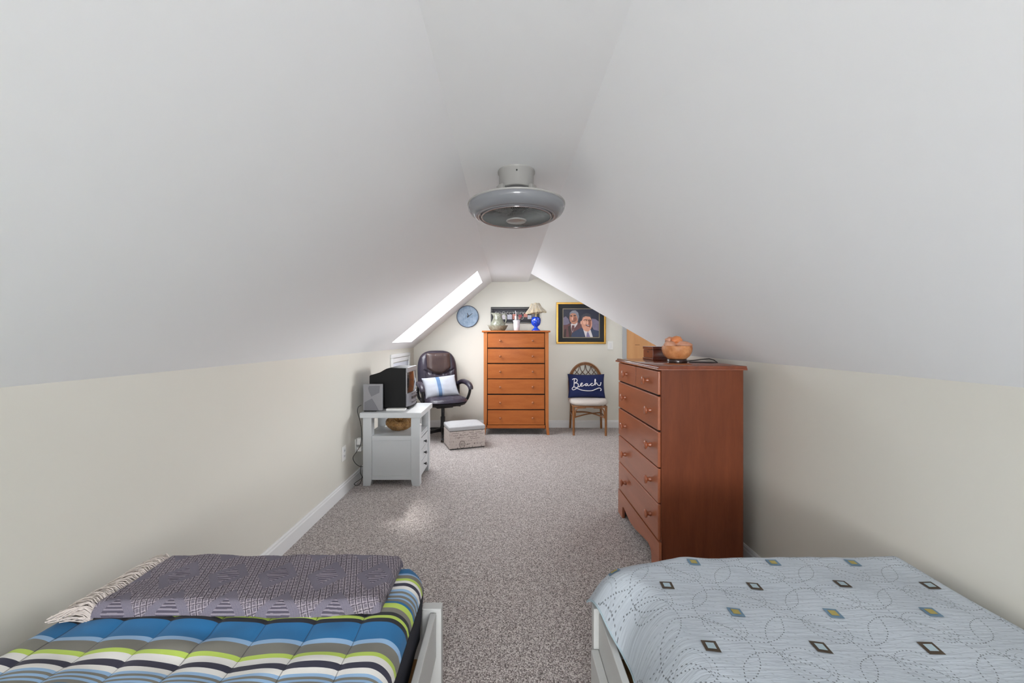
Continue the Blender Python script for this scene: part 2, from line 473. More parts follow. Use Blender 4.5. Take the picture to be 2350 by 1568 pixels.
class MB:
    def __init__(s): s.bm = bmesh.new(); s.wn = False
    def _xf(s, vs, mtx):
        if mtx is not None:
            for v in vs: v.co = mtx @ v.co
    def box(s, lo, hi, bev=0.0, seg=2, mtx=None, mi=0):
        t = bmesh.new()
        bmesh.ops.create_cube(t, size=1)
        c = [(a + b) / 2 for a, b in zip(lo, hi)]; d = [b - a for a, b in zip(lo, hi)]
        for v in t.verts: v.co = Vector((c[0] + v.co.x * d[0], c[1] + v.co.y * d[1], c[2] + v.co.z * d[2]))
        if bev:
            s.wn = True
            bmesh.ops.bevel(t, geom=t.edges[:], offset=bev, segments=seg, affect='EDGES', profile=0.5)
        s._join(t, mtx, mi); return s
    def _join(s, t, mtx=None, mi=0):
        mp = {}
        for v in t.verts: mp[v] = s.bm.verts.new(mtx @ v.co if mtx is not None else v.co)
        for f in t.faces:
            try:
                nf = s.bm.faces.new([mp[v] for v in f.verts]); nf.material_index = mi
            except ValueError: pass
        t.free()
    def poly(s, pts, mi=0):
        f = s.bm.faces.new([s.bm.verts.new(p) for p in pts]); f.material_index = mi; return s
    def lathe(s, prof, seg=32, mtx=None, cap=True, mi=0, fn=None):
        t = bmesh.new(); rings = []
        for k, (r, z) in enumerate(prof):
            ring = []
            for i in range(seg):
                a = 2 * PI * i / seg
                p = Vector((r * math.cos(a), r * math.sin(a), z))
                if fn: p = fn(p, a, k)
                ring.append(t.verts.new(p))
            rings.append(ring)
        for a, b in zip(rings, rings[1:]):
            for i in range(seg):
                t.faces.new((a[i], a[(i + 1) % seg], b[(i + 1) % seg], b[i]))
        if cap:
            if prof[0][0] > 1e-5: t.faces.new(rings[0][::-1])
            if prof[-1][0] > 1e-5: t.faces.new(rings[-1])
        bmesh.ops.remove_doubles(t, verts=t.verts[:], dist=1e-6)
        s._join(t, mtx, mi); return s
    def tube(s, pts, r, seg=8, closed=False, mi=0, mtx=None):
        pts = [Vector(p) for p in pts]; n = len(pts)
        rr = r if callable(r) else (lambda i: r)
        t = bmesh.new(); rings = []; up = None
        for i in range(n):
            a = pts[(i - 1) % n] if (closed or i > 0) else pts[i]
            b = pts[(i + 1) % n] if (closed or i < n - 1) else pts[i]
            d = (b - a).normalized()
            if up is None:
                up = d.cross(Vector((0.31, 0.17, 0.93)))
                if up.length < 1e-3: up = d.cross(Vector((1, 0, 0)))
            up = (up - d * up.dot(d)).normalized()
            w = d.cross(up)
            ring = [t.verts.new(pts[i] + (up * math.cos(2 * PI * k / seg) + w * math.sin(2 * PI * k / seg)) * rr(i)) for k in range(seg)]
            rings.append(ring)
        for i in range(n if closed else n - 1):
            a, b = rings[i], rings[(i + 1) % n]
            for k in range(seg): t.faces.new((a[k], a[(k + 1) % seg], b[(k + 1) % seg], b[k]))
        if not closed:
            t.faces.new(rings[0][::-1]); t.faces.new(rings[-1])
        s._join(t, mtx, mi); return s
    def prism(s, pts, off, bev=0.0, mtx=None, mi=0):
        """polygon of 3-D points extruded by vector off"""
        t = bmesh.new(); off = Vector(off)
        a = [t.verts.new(Vector(p)) for p in pts]; b = [t.verts.new(Vector(p) + off) for p in pts]
        t.faces.new(a[::-1]); t.faces.new(b)
        for i in range(len(a)):
            j = (i + 1) % len(a); t.faces.new((a[i], a[j], b[j], b[i]))
        if bev:
            s.wn = True
            bmesh.ops.recalc_face_normals(t, faces=t.faces[:])
            bmesh.ops.bevel(t, geom=t.edges[:], offset=bev, segments=2, affect='EDGES', profile=0.5)
        s._join(t, mtx, mi); return s
    def grid(s, nu, nv, fn, uvfn=None, mi=0, mtx=None):
        if uvfn and not s.bm.loops.layers.uv: s.bm.loops.layers.uv.new('UVMap')
        vs = []; uvs = []
        for j in range(nv + 1):
            row = []
            for i in range(nu + 1):
                p = Vector(fn(i / nu, j / nv))
                row.append(s.bm.verts.new(mtx @ p if mtx is not None else p))
            vs.append(row)
        lay = s.bm.loops.layers.uv.active
        for j in range(nv):
            for i in range(nu):
                f = s.bm.faces.new((vs[j][i], vs[j][i + 1], vs[j + 1][i + 1], vs[j + 1][i])); f.material_index = mi
                if uvfn:
                    for lp, (a, b) in zip(f.loops, ((i, j), (i + 1, j), (i + 1, j + 1), (i, j + 1))):
                        lp[lay].uv = uvfn(a / nu, b / nv)
        return s
    def blob(s, c, rad, seg=16, rings=10, amp=0.0, freq=3.0, seed=0, rot=None, mi=0):
        t = bmesh.new()
        bmesh.ops.create_uvsphere(t, u_segments=seg, v_segments=rings, radius=1)
        for v in t.verts:
            k = 1 + amp * mnoise.noise(v.co * freq + Vector((seed * 7.3, seed, 0)))
            p = Vector((v.co.x * rad[0] * k, v.co.y * rad[1] * k, v.co.z * rad[2] * k))
            if rot is not None: p = rot @ p
            v.co = p + Vector(c)
        s._join(t, None, mi); return s
    def build(s, name, mat, parent=None, local=False, smooth=62, recalc=True):
        if recalc: bmesh.ops.recalc_face_normals(s.bm, faces=s.bm.faces[:])
        mtx = ROOT.get(parent.name) if parent else None
        if mtx is not None and not local: s.bm.transform(mtx.inverted())
        me = bpy.data.meshes.new(name); s.bm.to_mesh(me); s.bm.free()
        for m in (mat if isinstance(mat, (list, tuple)) else [mat]): me.materials.append(m)
        if smooth:
            me.polygons.foreach_set('use_smooth', [True] * len(me.polygons))
            me.set_sharp_from_angle(angle=math.radians(smooth))
        o = bpy.data.objects.new(name, me); COL.objects.link(o)
        if s.wn:
            wm = o.modifiers.new('weighted_normal', 'WEIGHTED_NORMAL'); wm.keep_sharp = True
        if parent:
            o.parent = parent; ROOT[o.name] = mtx if mtx is not None else Matrix.Identity(4)
        else: ROOT[o.name] = Matrix.Identity(4)
        return o

def tag(o, label=None, cat=None, group=None, kind=None):
    for k, v in (('label', label), ('category', cat), ('group', group), ('kind', kind)):
        if v: o[k] = v
    return o

def thing(name, label, cat, loc=(0, 0, 0), rz=0.0, group=None):
    o = bpy.data.objects.new(name, None); COL.objects.link(o)
    o.empty_display_size = 0.05
    o.location = loc; o.rotation_euler = (0, 0, rz)
    ROOT[o.name] = Matrix.Translation(loc) @ Matrix.Rotation(rz, 4, 'Z')
    return tag(o, label, cat, group)

def struct(o, label=None): return tag(o, label, kind='structure')

def copy_part(src, parent, loc=None, name=None):
    c = src.copy(); COL.objects.link(c); c.parent = parent
    if loc is not None: c.location = loc
    ROOT[c.name] = ROOT[src.name]
    return c

# ------------------------------------------------------------------ room shell
XL, XR, YB, YR = -1.358, 1.385, 5.81, -3.80
ZK, ZC = 1.168, 2.126
RL, RR = -0.216, 0.308
XD, ZD = 2.85, 2.354
VA, VB = (RR, 5.07), (XR, 3.37)          # valley, plan

struct(MB().poly([(XL, YR, 0), (XR, YR, 0), (XR, 3.37, 0), (XD, 3.37, 0), (XD, YB, 0), (XL, YB, 0)]).build('floor', M['carpet'], recalc=False), 'speckled taupe wall to wall carpet')

def slope_pt(t, y, off=0.0):
    """t metres up the left slope from the knee wall"""
    return Vector((XL, y, ZK)) + SLOPE * t + NOUT * off
LS = Vector((1.142, 0, 0.958)).length
T0, T1, Y0, Y1 = 0.135, 1.353, 4.36, 5.24
b = MB()
for ta, tb, ya, yb in ((0, LS, YR, Y0), (0, LS, Y1, YB), (0, T0, Y0, Y1), (T1, LS, Y0, Y1)):
    b.poly([slope_pt(ta, ya), slope_pt(tb, ya), slope_pt(tb, yb), slope_pt(ta, yb)])
b.bm.normal_update()
cl = struct(b.build('ceiling', M['ceiling'], smooth=0, recalc=False), 'sloping white ceiling on the left, cut by the skylight')
struct(MB().poly([(RL, YR, ZC), (RR, YR, ZC), (RR, YB, ZC), (RL, YB, ZC)]).build('ceiling', M['ceiling'], smooth=0, recalc=False), 'narrow flat ceiling strip along the ridge')
struct(MB().poly([(RR, YR, ZC), (XR, YR, ZK), (XR, VB[1], ZK), (RR, VA[1], ZC)]).build('ceiling', M['ceiling'], smooth=0, recalc=False), 'sloping white ceiling on the right')
# ceiling of the side recess beyond the valley
def vy(x): return VA[1] + (x - VA[0]) * (VB[1] - VA[1]) / (VB[0] - VA[0])
XM = 0.85
b = MB()
b.poly([(RR, VA[1], ZC), (RR, YB, ZC), (XM, YB, ZD), (XM, vy(XM), ZD)])
b.poly([(XM, vy(XM), ZD), (XM, YB, ZD), (XD, YB, ZD), (XD, 3.37, ZD), (XR, 3.37, ZD)])
def zs(x): return ZC + (x - RR) * (ZK - ZC) / (XR - RR)
b.poly([(RR, VA[1], ZC), (XM, vy(XM), ZD), (XM, vy(XM), zs(XM))])
b.poly([(XM, vy(XM), zs(XM)), (XM, vy(XM), ZD), (XR, VB[1], ZD), (XR, VB[1], ZK)])
struct(b.build('ceiling', M['ceiling'], smooth=0, recalc=False), 'ceiling of the side recess by the door')

struct(MB().poly([(XL, YR, 0), (XL, YB, 0), (XL, YB, ZK), (XL, YR, ZK)]).build('wall_left', M['wall'], smooth=0, recalc=False), 'low cream knee wall on the left')
struct(MB().poly([(XR, YR, 0), (XR, 3.37, 0), (XR, 3.37, ZK), (XR, YR, ZK)]).build('wall_right', M['wall'], smooth=0, recalc=False), 'low cream knee wall on the right')
struct(MB().poly([(XL, YB, 0), (XD, YB, 0), (XD, YB, ZD), (XM, YB, ZD), (RR, YB, ZC), (RL, YB, ZC), (XL, YB, ZK)]).build('wall_back', M['wall'], smooth=0, recalc=False), 'cream gable wall at the far end')
b = MB()
b.poly([(XR, 3.37, 0), (XD, 3.37, 0), (XD, 3.37, ZD), (XR, 3.37, ZD)])
ry0, ry1, rz0, rz1 = 4.05, 5.15, 0.95, 1.95
b.poly([(XD, 3.37, 0), (XD, YB, 0), (XD, YB, rz0), (XD, 3.37, rz0)])
b.poly([(XD, 3.37, rz1), (XD, YB, rz1), (XD, YB, ZD), (XD, 3.37, ZD)])
b.poly([(XD, 3.37, rz0), (XD, ry0, rz0), (XD, ry0, rz1), (XD, 3.37, rz1)])
b.poly([(XD, ry1, rz0), (XD, YB, rz0), (XD, YB, rz1), (XD, ry1, rz1)])
struct(b.build('wall_recess', M['wall'], smooth=0, recalc=False), 'cream walls of the side recess')
# rear gable wall with an opening for the added window
wx, wz0, wz1 = 0.56, 0.66, 1.76
b = MB()
b.poly([(XL, YR, 0), (XR, YR, 0), (XR, YR, wz0), (XL, YR, wz0)])
b.poly([(XL, YR, wz0), (-wx, YR, wz0), (-wx, YR, wz1), (XL + (wz1 - ZK) / .839, YR, wz1), (XL, YR, ZK)])
b.poly([(wx, YR, wz0), (XR, YR, wz0), (XR, YR, ZK), (RR + (ZC - wz1) / .8895, YR, wz1), (wx, YR, wz1)])
b.poly([(XL + (wz1 - ZK) / .839, YR, wz1), (RR + (ZC - wz1) / .8895, YR, wz1), (RR, YR, ZC), (RL, YR, ZC)])
struct(b.build('wall_rear', M['wall'], smooth=0, recalc=False), 'cream gable wall behind the beds')
b = MB()  # window added out of view to let in the rear fill
for lo, hi in (((-wx, YR - .06, wz0 - .05), (wx, YR + .02, wz0)), ((-wx, YR - .06, wz1), (wx, YR + .02, wz1 + .05)), ((-wx - .05, YR - .06, wz0 - .05), (-wx, YR + .02, wz1 + .05)), ((wx, YR - .06, wz0 - .05), (wx + .05, YR + .02, wz1 + .05)), ((-.02, YR - .04, wz0), (.02, YR, wz1))):
    b.box(lo, hi, 0.004, 1)
w3 = struct(b.build('window_3', M['trim']), 'white window in the gable behind the beds')
MB().box((-wx, YR - .025, wz0), (wx, YR - .02, wz1)).build('pane', M['glass'], w3)

b = MB()  # window added out of view for the recess fill lamp
for lo, hi in (((XD - .02, ry0, rz0 - .05), (XD + .06, ry1, rz0)), ((XD - .02, ry0, rz1), (XD + .06, ry1, rz1 + .05)), ((XD - .02, ry0 - .05, rz0 - .05), (XD + .06, ry0, rz1 + .05)), ((XD - .02, ry1, rz0 - .05), (XD + .06, ry1 + .05, rz1 + .05)), ((XD, ry0, 1.43), (XD + .04, ry1, 1.47))):
    b.box(lo, hi, .004, 1)
w4 = struct(b.build('window_4', M['trim']), 'white window in the side recess')
MB().box((XD + .02, ry0, rz0), (XD + .025, ry1, rz1)).build('pane', M['glass'], w4)

# skylight: plastered shaft, frame, pane
SD = 0.30
b = MB()
for p, q in (((T0, Y0), (T1, Y0)), ((T1, Y0), (T1, Y1)), ((T1, Y1), (T0, Y1)), ((T0, Y1), (T0, Y0))):
    b.poly([slope_pt(p[0], p[1]), slope_pt(q[0], q[1]), slope_pt(q[0], q[1], SD), slope_pt(p[0], p[1], SD)])
w2 = struct(b.build('window_2', M['ceiling'], smooth=0, recalc=False), 'skylight with white shaft in the left slope')
b = MB()
fr = 0.045
for ta, tb, ya, yb in ((T0, T0 + fr, Y0, Y1), (T1 - fr, T1, Y0, Y1), (T0, T1, Y0, Y0 + fr), (T0, T1, Y1 - fr, Y1)):
    b.prism([slope_pt(ta, ya, SD - .03), slope_pt(tb, ya, SD - .03), slope_pt(tb, yb, SD - .03), slope_pt(ta, yb, SD - .03)], NOUT * 0.06)
b.build('window_frame', M['trim'], w2)
MB().prism([slope_pt(T0, Y0, SD + .01), slope_pt(T1, Y0, SD + .01), slope_pt(T1, Y1, SD + .01), slope_pt(T0, Y1, SD + .01)], NOUT * 0.004).build('pane', M['glass'], w2)

# baseboards
def baseboard(name, p0, p1, inward, label):
    prof = [(0, 0), (0.014, 0), (0.014, 0.080), (0.010, 0.088), (0.010, 0.098), (0.005, 0.107), (0, 0.107)]
    inward = Vector(inward); p0 = Vector(p0); p1 = Vector(p1)
    pts = [p0 + inward * a + Vector((0, 0, z)) for a, z in prof]
    return struct(MB().prism(pts, p1 - p0).build(name, M['trim'], smooth=20), label)
baseboard('baseboard_left', (XL, YR, 0), (XL, YB, 0), (1, 0, 0), 'white baseboard along the left knee wall')
baseboard('baseboard_right', (XR, YR, 0), (XR, 3.37, 0), (-1, 0, 0), 'white baseboard along the right knee wall')
baseboard('baseboard_back', (XL + .014, YB, 0), (1.685, YB, 0), (0, -1, 0), 'white baseboard along the far wall')

# small window low in the left wall
w1y0, w1y1, w1z0, w1z1 = 4.70, 5.46, 0.42, 1.065
b = MB()
cw = 0.062
for lo, hi in (((XL, w1y0 - cw, w1z1), (XL + .022, w1y1 + cw, w1z1 + .045)), ((XL, w1y0 - cw, w1z0 - cw), (XL + .022, w1y1 + cw, w1z0)), ((XL, w1y0 - cw, w1z0), (XL + .022, w1y0, w1z1)), ((XL, w1y1, w1z0), (XL + .022, w1y1 + cw, w1z1))):
    b.box(lo, hi, 0.004, 1)
w1 = struct(b.build('window_1', M['trim']), 'small white framed window low in the left wall')
b = MB()
b.box((XL + .001, w1y0, w1z1 - .055), (XL + .014, w1y1, w1z1 - .004), .003, 1).box((XL + .001, w1y0, w1z0), (XL + .014, w1y1, w1z0 + .05), .003, 1)
b.build('sash', M['trim'], w1)
MB().box((XL + .001, w1y0, w1z0 + .05), (XL + .007, w1y1, w1z1 - .065)).build('blind', M['shade'], w1)

# door in the far wall
d = struct(MB().box((1.742, YB - .022, 0.01), (2.50, YB - .002, 2.03), .002, 1).build('door_1', M['door_wood']), 'light wooden door in the far wall')
b = MB()
for lo, hi in (((1.685, YB - .03, 0), (1.742, YB - .001, 2.09)), ((2.50, YB - .03, 0), (2.557, YB - .001, 2.09)), ((1.742, YB - .03, 2.03), (2.50, YB - .001, 2.09))): b.box(lo, hi, .003, 1)
b.build('door_casing', M['casing'], d)
MB().box((1.866, YB - .026, 1.203), (1.930, YB - .021, 1.211), .001, 1).build('door_pull', M['rattan'], d)

# ------------------------------------------------------------------ red-brown chest of drawers
FX, DY0, DY1, DXB = 0.848, 2.184, 2.985, 1.298
dr = thing('chest_of_drawers', 'red-brown wooden chest of drawers on the right with seven drawers and round knobs', 'dresser', ((FX + DXB) / 2, (DY0 + DY1) / 2, 0))
b = MB()
b.box((FX, DY0, 0), (DXB, DY0 + .02, 1.128), .002, 1)
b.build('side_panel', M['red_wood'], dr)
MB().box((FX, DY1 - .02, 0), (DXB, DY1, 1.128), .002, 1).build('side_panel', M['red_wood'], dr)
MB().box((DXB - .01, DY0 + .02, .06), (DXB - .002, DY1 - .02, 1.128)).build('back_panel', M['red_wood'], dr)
MB().box((FX + .004, DY0 + .02, .15), (DXB - .012, DY1 - .02, 1.12)).build('carcass', M['dark'], dr)
# moulded top
prof = [(0.030, 1.126), (0.030, 1.131), (0.022, 1.137), (0.012, 1.1395), (0.006, 1.1475)]
t = bmesh.new()
rings = []
for o_, z in [(0.008, 1.1262)] + [(0.03 - 0.0, 1.1262), (0.031, 1.133), (0.027, 1.138), (0.022, 1.139), (0.020, 1.147), (0.016, 1.149)]:
    rings.append([t.verts.new(p) for p in ((FX - o_ + .002, DY0 - o_ * .55, z), (DXB + .012, DY0 - o_ * .55, z), (DXB + .012, DY1 + o_ * .55, z), (FX - o_ + .002, DY1 + o_ * .55, z))])
for r0, r1 in zip(rings, rings[1:]):
    for i in range(4): t.faces.new((r0[i], r0[(i + 1) % 4], r1[(i + 1) % 4], r1[i]))
t.faces.new(rings[0][::-1]); t.faces.new(rings[-1])
b = MB(); b._join(t)
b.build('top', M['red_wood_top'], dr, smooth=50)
# apron with cut-out feet
ap = [(DY0, 0), (2.300, 0), (2.300, .050), (2.318, .083), (2.36, .094), (2.47, .078), (2.60, .058), (2.69, .056), (2.77, .071), (2.845, .092), (2.872, .085), (2.880, .05), (2.880, 0), (DY1, 0), (DY1, .177), (DY0, .177)]
t = MB()
t.prism([(FX - .013, y, z) for y, z in ap], (.018, 0, 0))
t.build('apron', M['red_wood_drawer'], dr)
rowz = [(.987, 1.1195), (.791, .979), (.586, .782), (.389, .580), (.186, .384)]
M['red_wood_knob'] = wood('red_brown_knob_wood', (150, 82, 52), (172, 102, 70), (3, 3, 3), 0.3, 0.3, 5)
knob_prof = [(0.0105, 0), (0.0105, .004), (0.0075, .010), (0.0085, .017), (0.0165, .022), (0.0185, .026), (0.0165, .030), (0.008, .033), (0, .0335)]
KM = Matrix.Rotation(-PI / 2, 4, 'Y')
def red_drawer(y0, y1, z0, z1, knobs):
    dd = MB().box((FX - .014, y0, z0), (FX + .004, y1, z1), .006, 3).build('drawer', M['red_wood_drawer'], dr)
    for ky in knobs:
        MB().lathe(knob_prof, 20, Matrix.Translation((FX - .0142, ky, (z0 + z1) / 2)) @ KM @ Matrix.Diagonal((1.38, 1.38, 1.2, 1))).build('knob', M['red_wood_knob'], dd)
for k, (z0, z1) in enumerate(rowz):
    if k == 0:
        red_drawer(DY0 + .012, 2.571, z0, z1, [2.355]); red_drawer(2.583, DY1 - .012, z0, z1, [2.765])
    else: red_drawer(DY0 + .012, DY1 - .012, z0, z1, [2.31, 2.80])

ZT = 1.149
# keepsake box
bx = thing('keepsake_box', 'small dark red wooden box with keyhole behind the salt bowl on the red-brown chest', 'box', (1.09, 2.86, ZT), 0)
MB().box((1.012, 2.765, ZT), (1.190, 2.965, ZT + .012), .002, 1).box((1.016, 2.769, ZT + .012), (1.186, 2.961, ZT + .072), .002, 1).build('body', M['box_wood'], bx)
MB().box((1.012, 2.765, ZT + .073), (1.190, 2.965, ZT + .094), .003, 2).build('lid', M['box_wood'], bx)
MB().lathe([(0, 0), (.005, 0), (.005, .002), (0, .002)], 12, Matrix.Translation((1.0162, 2.865, ZT + .055)) @ KM).build('keyhole', M['dark'], bx)

# salt bowl lamp with stones
sb = thing('salt_lamp', 'orange salt bowl lamp on a dark round base on the red-brown chest', 'lamp', (1.068, 2.50, ZT))
lm = Matrix.Translation((1.068, 2.50, ZT))
MB().lathe([(0, 0), (.058, 0), (.060, .006), (.058, .020), (.054, .024), (0, .024)], 40, lm).build('base', M['salt_dark'], sb)
MB().lathe([(0, .0245), (.056, .0245), (.060, .029), (.072, .040), (.081, .054), (.087, .070), (.0895, .086), (.0885, .100), (.087, .105), (.080, .104), (.078, .080), (.066, .055), (.03, .045), (0, .043)], 48, lm,
           fn=lambda p, a, k: p * (1 + .012 * mnoise.noise(p * 30)) if k > 2 else p).build('bowl', M['salt_bowl'], sb)
for i, (dx, dy, dz, rad, rz, mt, lb) in enumerate((
        (-.048, -.012, .108, (.040, .034, .027), .5, 'salt_pink', 'pinkish salt stone at the left rim of the salt bowl'),
        (.034, -.012, .109, (.053, .036, .027), -.2, 'salt_pink', 'long pale salt stone at the right rim of the salt bowl'),
        (-.004, .000, .141, (.038, .030, .024), .35, 'salt_orange', 'deep orange salt stone on top of the pile in the salt bowl'),
        (-.030, .032, .135, (.032, .028, .024), .0, 'salt_pink', 'small pink salt stone behind the top orange stone'))):
    R = Matrix.Rotation(rz, 4, 'Z') @ Matrix.Rotation(-.18 if i == 2 else 0.1, 4, 'Y')
    o = MB().blob((1.068 + dx, 2.50 + dy, ZT + dz), rad, 20, 14, .22, 1.6, i + 2, R).build('salt_stone', M[mt], smooth=60)
    tag(o, lb, 'stone', 'salt stones in the bowl lamp')
o = MB().tube([(1.131, 2.515, ZT + .006), (1.16, 2.50, ZT + .012), (1.20, 2.47, ZT + .020), (1.245, 2.45, ZT + .026), (1.262, 2.43, ZT + .020), (1.27, 2.40, ZT + .006), (1.24, 2.42, ZT + .005), (1.18, 2.47, ZT + .004), (1.140, 2.49, ZT + .0036)], .0033, 8).build('power_cord', M['wire'])
tag(o, 'thin black cord looping over the red-brown chest beside the salt bowl', 'cord')

# ------------------------------------------------------------------ honey-coloured tall chest at the far wall
CY0, CY1 = 5.36, 5.775
cx0, cx1, cz = -0.311, 0.563, 1.4056
oc = thing('tall_chest', 'tall honey-orange wooden chest with six drawers against the far wall', 'dresser', ((cx0 + cx1) / 2, (CY0 + CY1) / 2, 0))
MB().box((-.335, CY0 - .02, cz - .024), (.586, CY1, cz), .007, 3).build('top', M['orange_wood'], oc)
def chest_leg(xa, xb, out):
    pts = [(xa, 0.17), (xb, 0.17), (xb, cz - .024), (xa, cz - .024)]
    s = out
    if s > 0: pts = [(xa + .004, 0.17), (xa + .018, .06), (xa + .026, 0), (xb + .012, 0), (xb + .004, .08), (xb, .17), (xb, cz - .024), (xa, cz - .024)]
    else: pts = [(xb - .004, 0.17), (xb, cz - .024), (xa, cz - .024), (xa, .17), (xa - .004, .08), (xa - .012, 0), (xb - .026, 0), (xb - .018, .06)]
    MB().prism([(x, CY0 - .002, z) for x, z in pts], (0, .032, 0), .0025).build('post', M['orange_post'], oc)
chest_leg(cx0, cx0 + .048, -1); chest_leg(cx1 - .048, cx1, 1)
for xa, xb in ((cx0 + .004, cx0 + .022), (cx1 - .022, cx1 - .004)):
    MB().box((xa, CY0 + .03, .10), (xb, CY1 - .01, cz - .024), .001, 1).build('side_panel', M['orange_post'], oc)
    MB().box((xa, CY1 - .055, 0), (xb, CY1 - .012, .10), .001, 1).build('rear_leg', M['orange_post'], oc)
MB().box((cx0 + .024, CY0 + .022, .10), (cx1 - .024, CY1 - .004, cz - .025)).build('carcass', M['dark'], oc)
MB().box((cx0 + .046, CY0 + .004, .088), (cx1 - .046, CY0 + .03, .131), .002, 1).build('bottom_rail', M['orange_wood'], oc)
okn = [(0.008, 0), (0.007, .010), (0.010, .015), (0.0155, .021), (0.016, .026), (0.011, .031), (0, .033)]
KY = Matrix.Rotation(PI / 2, 4, 'X')
for z1, z0 in ((1.370, 1.177), (1.159, .969), (.954, .760), (.749, .555), (.5376, .346), (.332, .137)):
    dd = MB().box((-.257, CY0 + .002, z0), (.507, CY0 + .022, z1), .003, 2).build('drawer', M['orange_wood'], oc)
    for kx in (-.088, .348):
        MB().lathe(okn, 16, Matrix.Translation((kx, CY0 + .002, (z0 + z1) / 2 - .004)) @ KY).build('knob', M['orange_knob'], dd)

# on the tall chest
def arc(c, r0, r1, a0, a1, n=12): return [(c[0] + r0 * math.cos(a0 + (a1 - a0) * i / n), c[1], c[2] + r1 * math.sin(a0 + (a1 - a0) * i / n)) for i in range(n + 1)]
bs = MB().lathe([(0, 0), (.092, 0), (.096, .004), (.118, .030), (.130, .055), (.143, .072), (.143, .076), (.138, .076), (.124, .055), (.105, .028), (.08, .012), (0, .010)], 40, Matrix.Translation((-.125, 5.53, cz))).build('wash_basin', M['stoneware'])
tag(bs, 'speckled grey-green ceramic basin under the pitcher on the tall orange chest', 'basin')
pt = thing('pitcher', 'speckled grey-green ceramic pitcher standing in the basin on the tall orange chest', 'pitcher', (-.125, 5.53, cz + .012))
pm = Matrix.Translation((-.125, 5.53, cz + .012))
def lip(p, a, k):
    if k >= 7 and k <= 10:
        w = max(0, math.cos(a - PI)) ** 5 * (0, .25, .8, 1, 1)[min(k - 6, 4)]
        p = p + Vector((-.040 * w, 0, .010 * w))
        if k >= 8: p = p + Vector((0, 0, -.016 * max(0, math.cos(a)) ))
    return p
MB().lathe([(0, 0), (.07, 0), (.092, .030), (.102, .068), (.097, .095), (.074, .135), (.058, .172), (.054, .195), (.058, .220), (.066, .233), (.060, .231), (.053, .20), (.07, .14), (.09, .08), (0, .02)], 36, pm, fn=lip).build('body', M['stoneware'], pt)
MB().tube([(-.066, 5.53, cz + .222), (-.045, 5.53, cz + .238), (-.022, 5.53, cz + .228), (-.008, 5.53, cz + .195), (-.010, 5.53, cz + .150), (-.022, 5.53, cz + .110), (-.034, 5.53, cz + .085)], .008, 10).build('handle', M['stoneware'], pt)

tb = thing('tumbler', 'pearl white tumbler with clear top and straw between the pitcher and the blue lamp', 'cup', (.136, 5.50, cz))
tm = Matrix.Translation((.136, 5.50, cz))
MB().lathe([(0, 0), (.036, 0), (.040, .006), (.043, .06), (.045, .112), (.048, .128), (.052, .140), (.052, .145), (.046, .145), (.04, .10), (.036, .02), (0, .015)], 32, tm).build('body', M['cup_white'], tb)
MB().lathe([(.044, .145), (.043, .19), (.040, .205), (.038, .205), (.041, .19), (.042, .145)], 28, tm, cap=False).build('clear_top', M['glass'], tb)
MB().tube([(.136, 5.50, cz + .06), (.130, 5.50, cz + .18), (.124, 5.50, cz + .262), (.117, 5.50, cz + .276)], .0055, 8).build('straw', M['cup_white'], tb)

lp = thing('table_lamp', 'cobalt blue table lamp with a crooked straw shade on the tall orange chest', 'lamp', (.405, 5.53, cz))
lpm = Matrix.Translation((.405, 5.53, cz))
MB().lathe([(0, 0), (.062, 0), (.062, .008), (.045, .025), (.026, .042), (.022, .055), (.030, .065), (.050, .085), (.061, .115), (.063, .140), (.058, .170), (.046, .190), (.02, .196), (0, .196)], 48, lpm,
           fn=lambda p, a, k: Vector((p.x * (1 + (.13 * math.sin(7 * a + k * 1.4) if 5 < k < 12 else 0)), p.y * (1 + (.13 * math.sin(7 * a + k * 1.4) if 5 < k < 12 else 0)), p.z))).build('base', M['blue_glaze'], lp)
MB().lathe([(0, .19), (.014, .19), (.012, .22), (.014, .25), (.010, .30), (0, .30)], 16, lpm).build('stem', M['cream_stem'], lp)
tilt = Matrix.Translation((.405, 5.53, cz + .26)) @ Matrix.Rotation(math.radians(-4), 4, 'Y')
sh = MB().lathe([(.040, .118), (.046, .114), (.075, .060), (.118, .012), (.132, -.004), (.128, -.002), (.072, .056), (.042, .110)], 60, tilt, cap=False,
           fn=lambda p, a, k: p * (1 + .03 * math.sin(a * 15) + .02 * mnoise.noise(Vector((a * 4, k, 0)))) + Vector((.012 * math.cos(a), 0, .008 * math.sin(3 * a) - .01 * (k == 4)))).build('lamp_shade', M['straw'], lp)
b = MB()
for i in range(150):
    a = random.uniform(0, 2 * PI); r0 = .046; r1 = .132 + random.uniform(-.01, .02)
    j = random.uniform(-.15, .15)
    b.tube([tilt @ Vector((r0 * math.cos(a), r0 * math.sin(a), .118)), tilt @ Vector((.085 * math.cos(a + j / 2), .085 * math.sin(a + j / 2), .058 + random.uniform(0, .006))), tilt @ Vector((r1 * math.cos(a + j), r1 * math.sin(a + j), -.006 + random.uniform(-.012, .006)))], .0021, 4)
st = b.build('straw_strands', M['straw_light'], sh); st['kind'] = 'stuff'

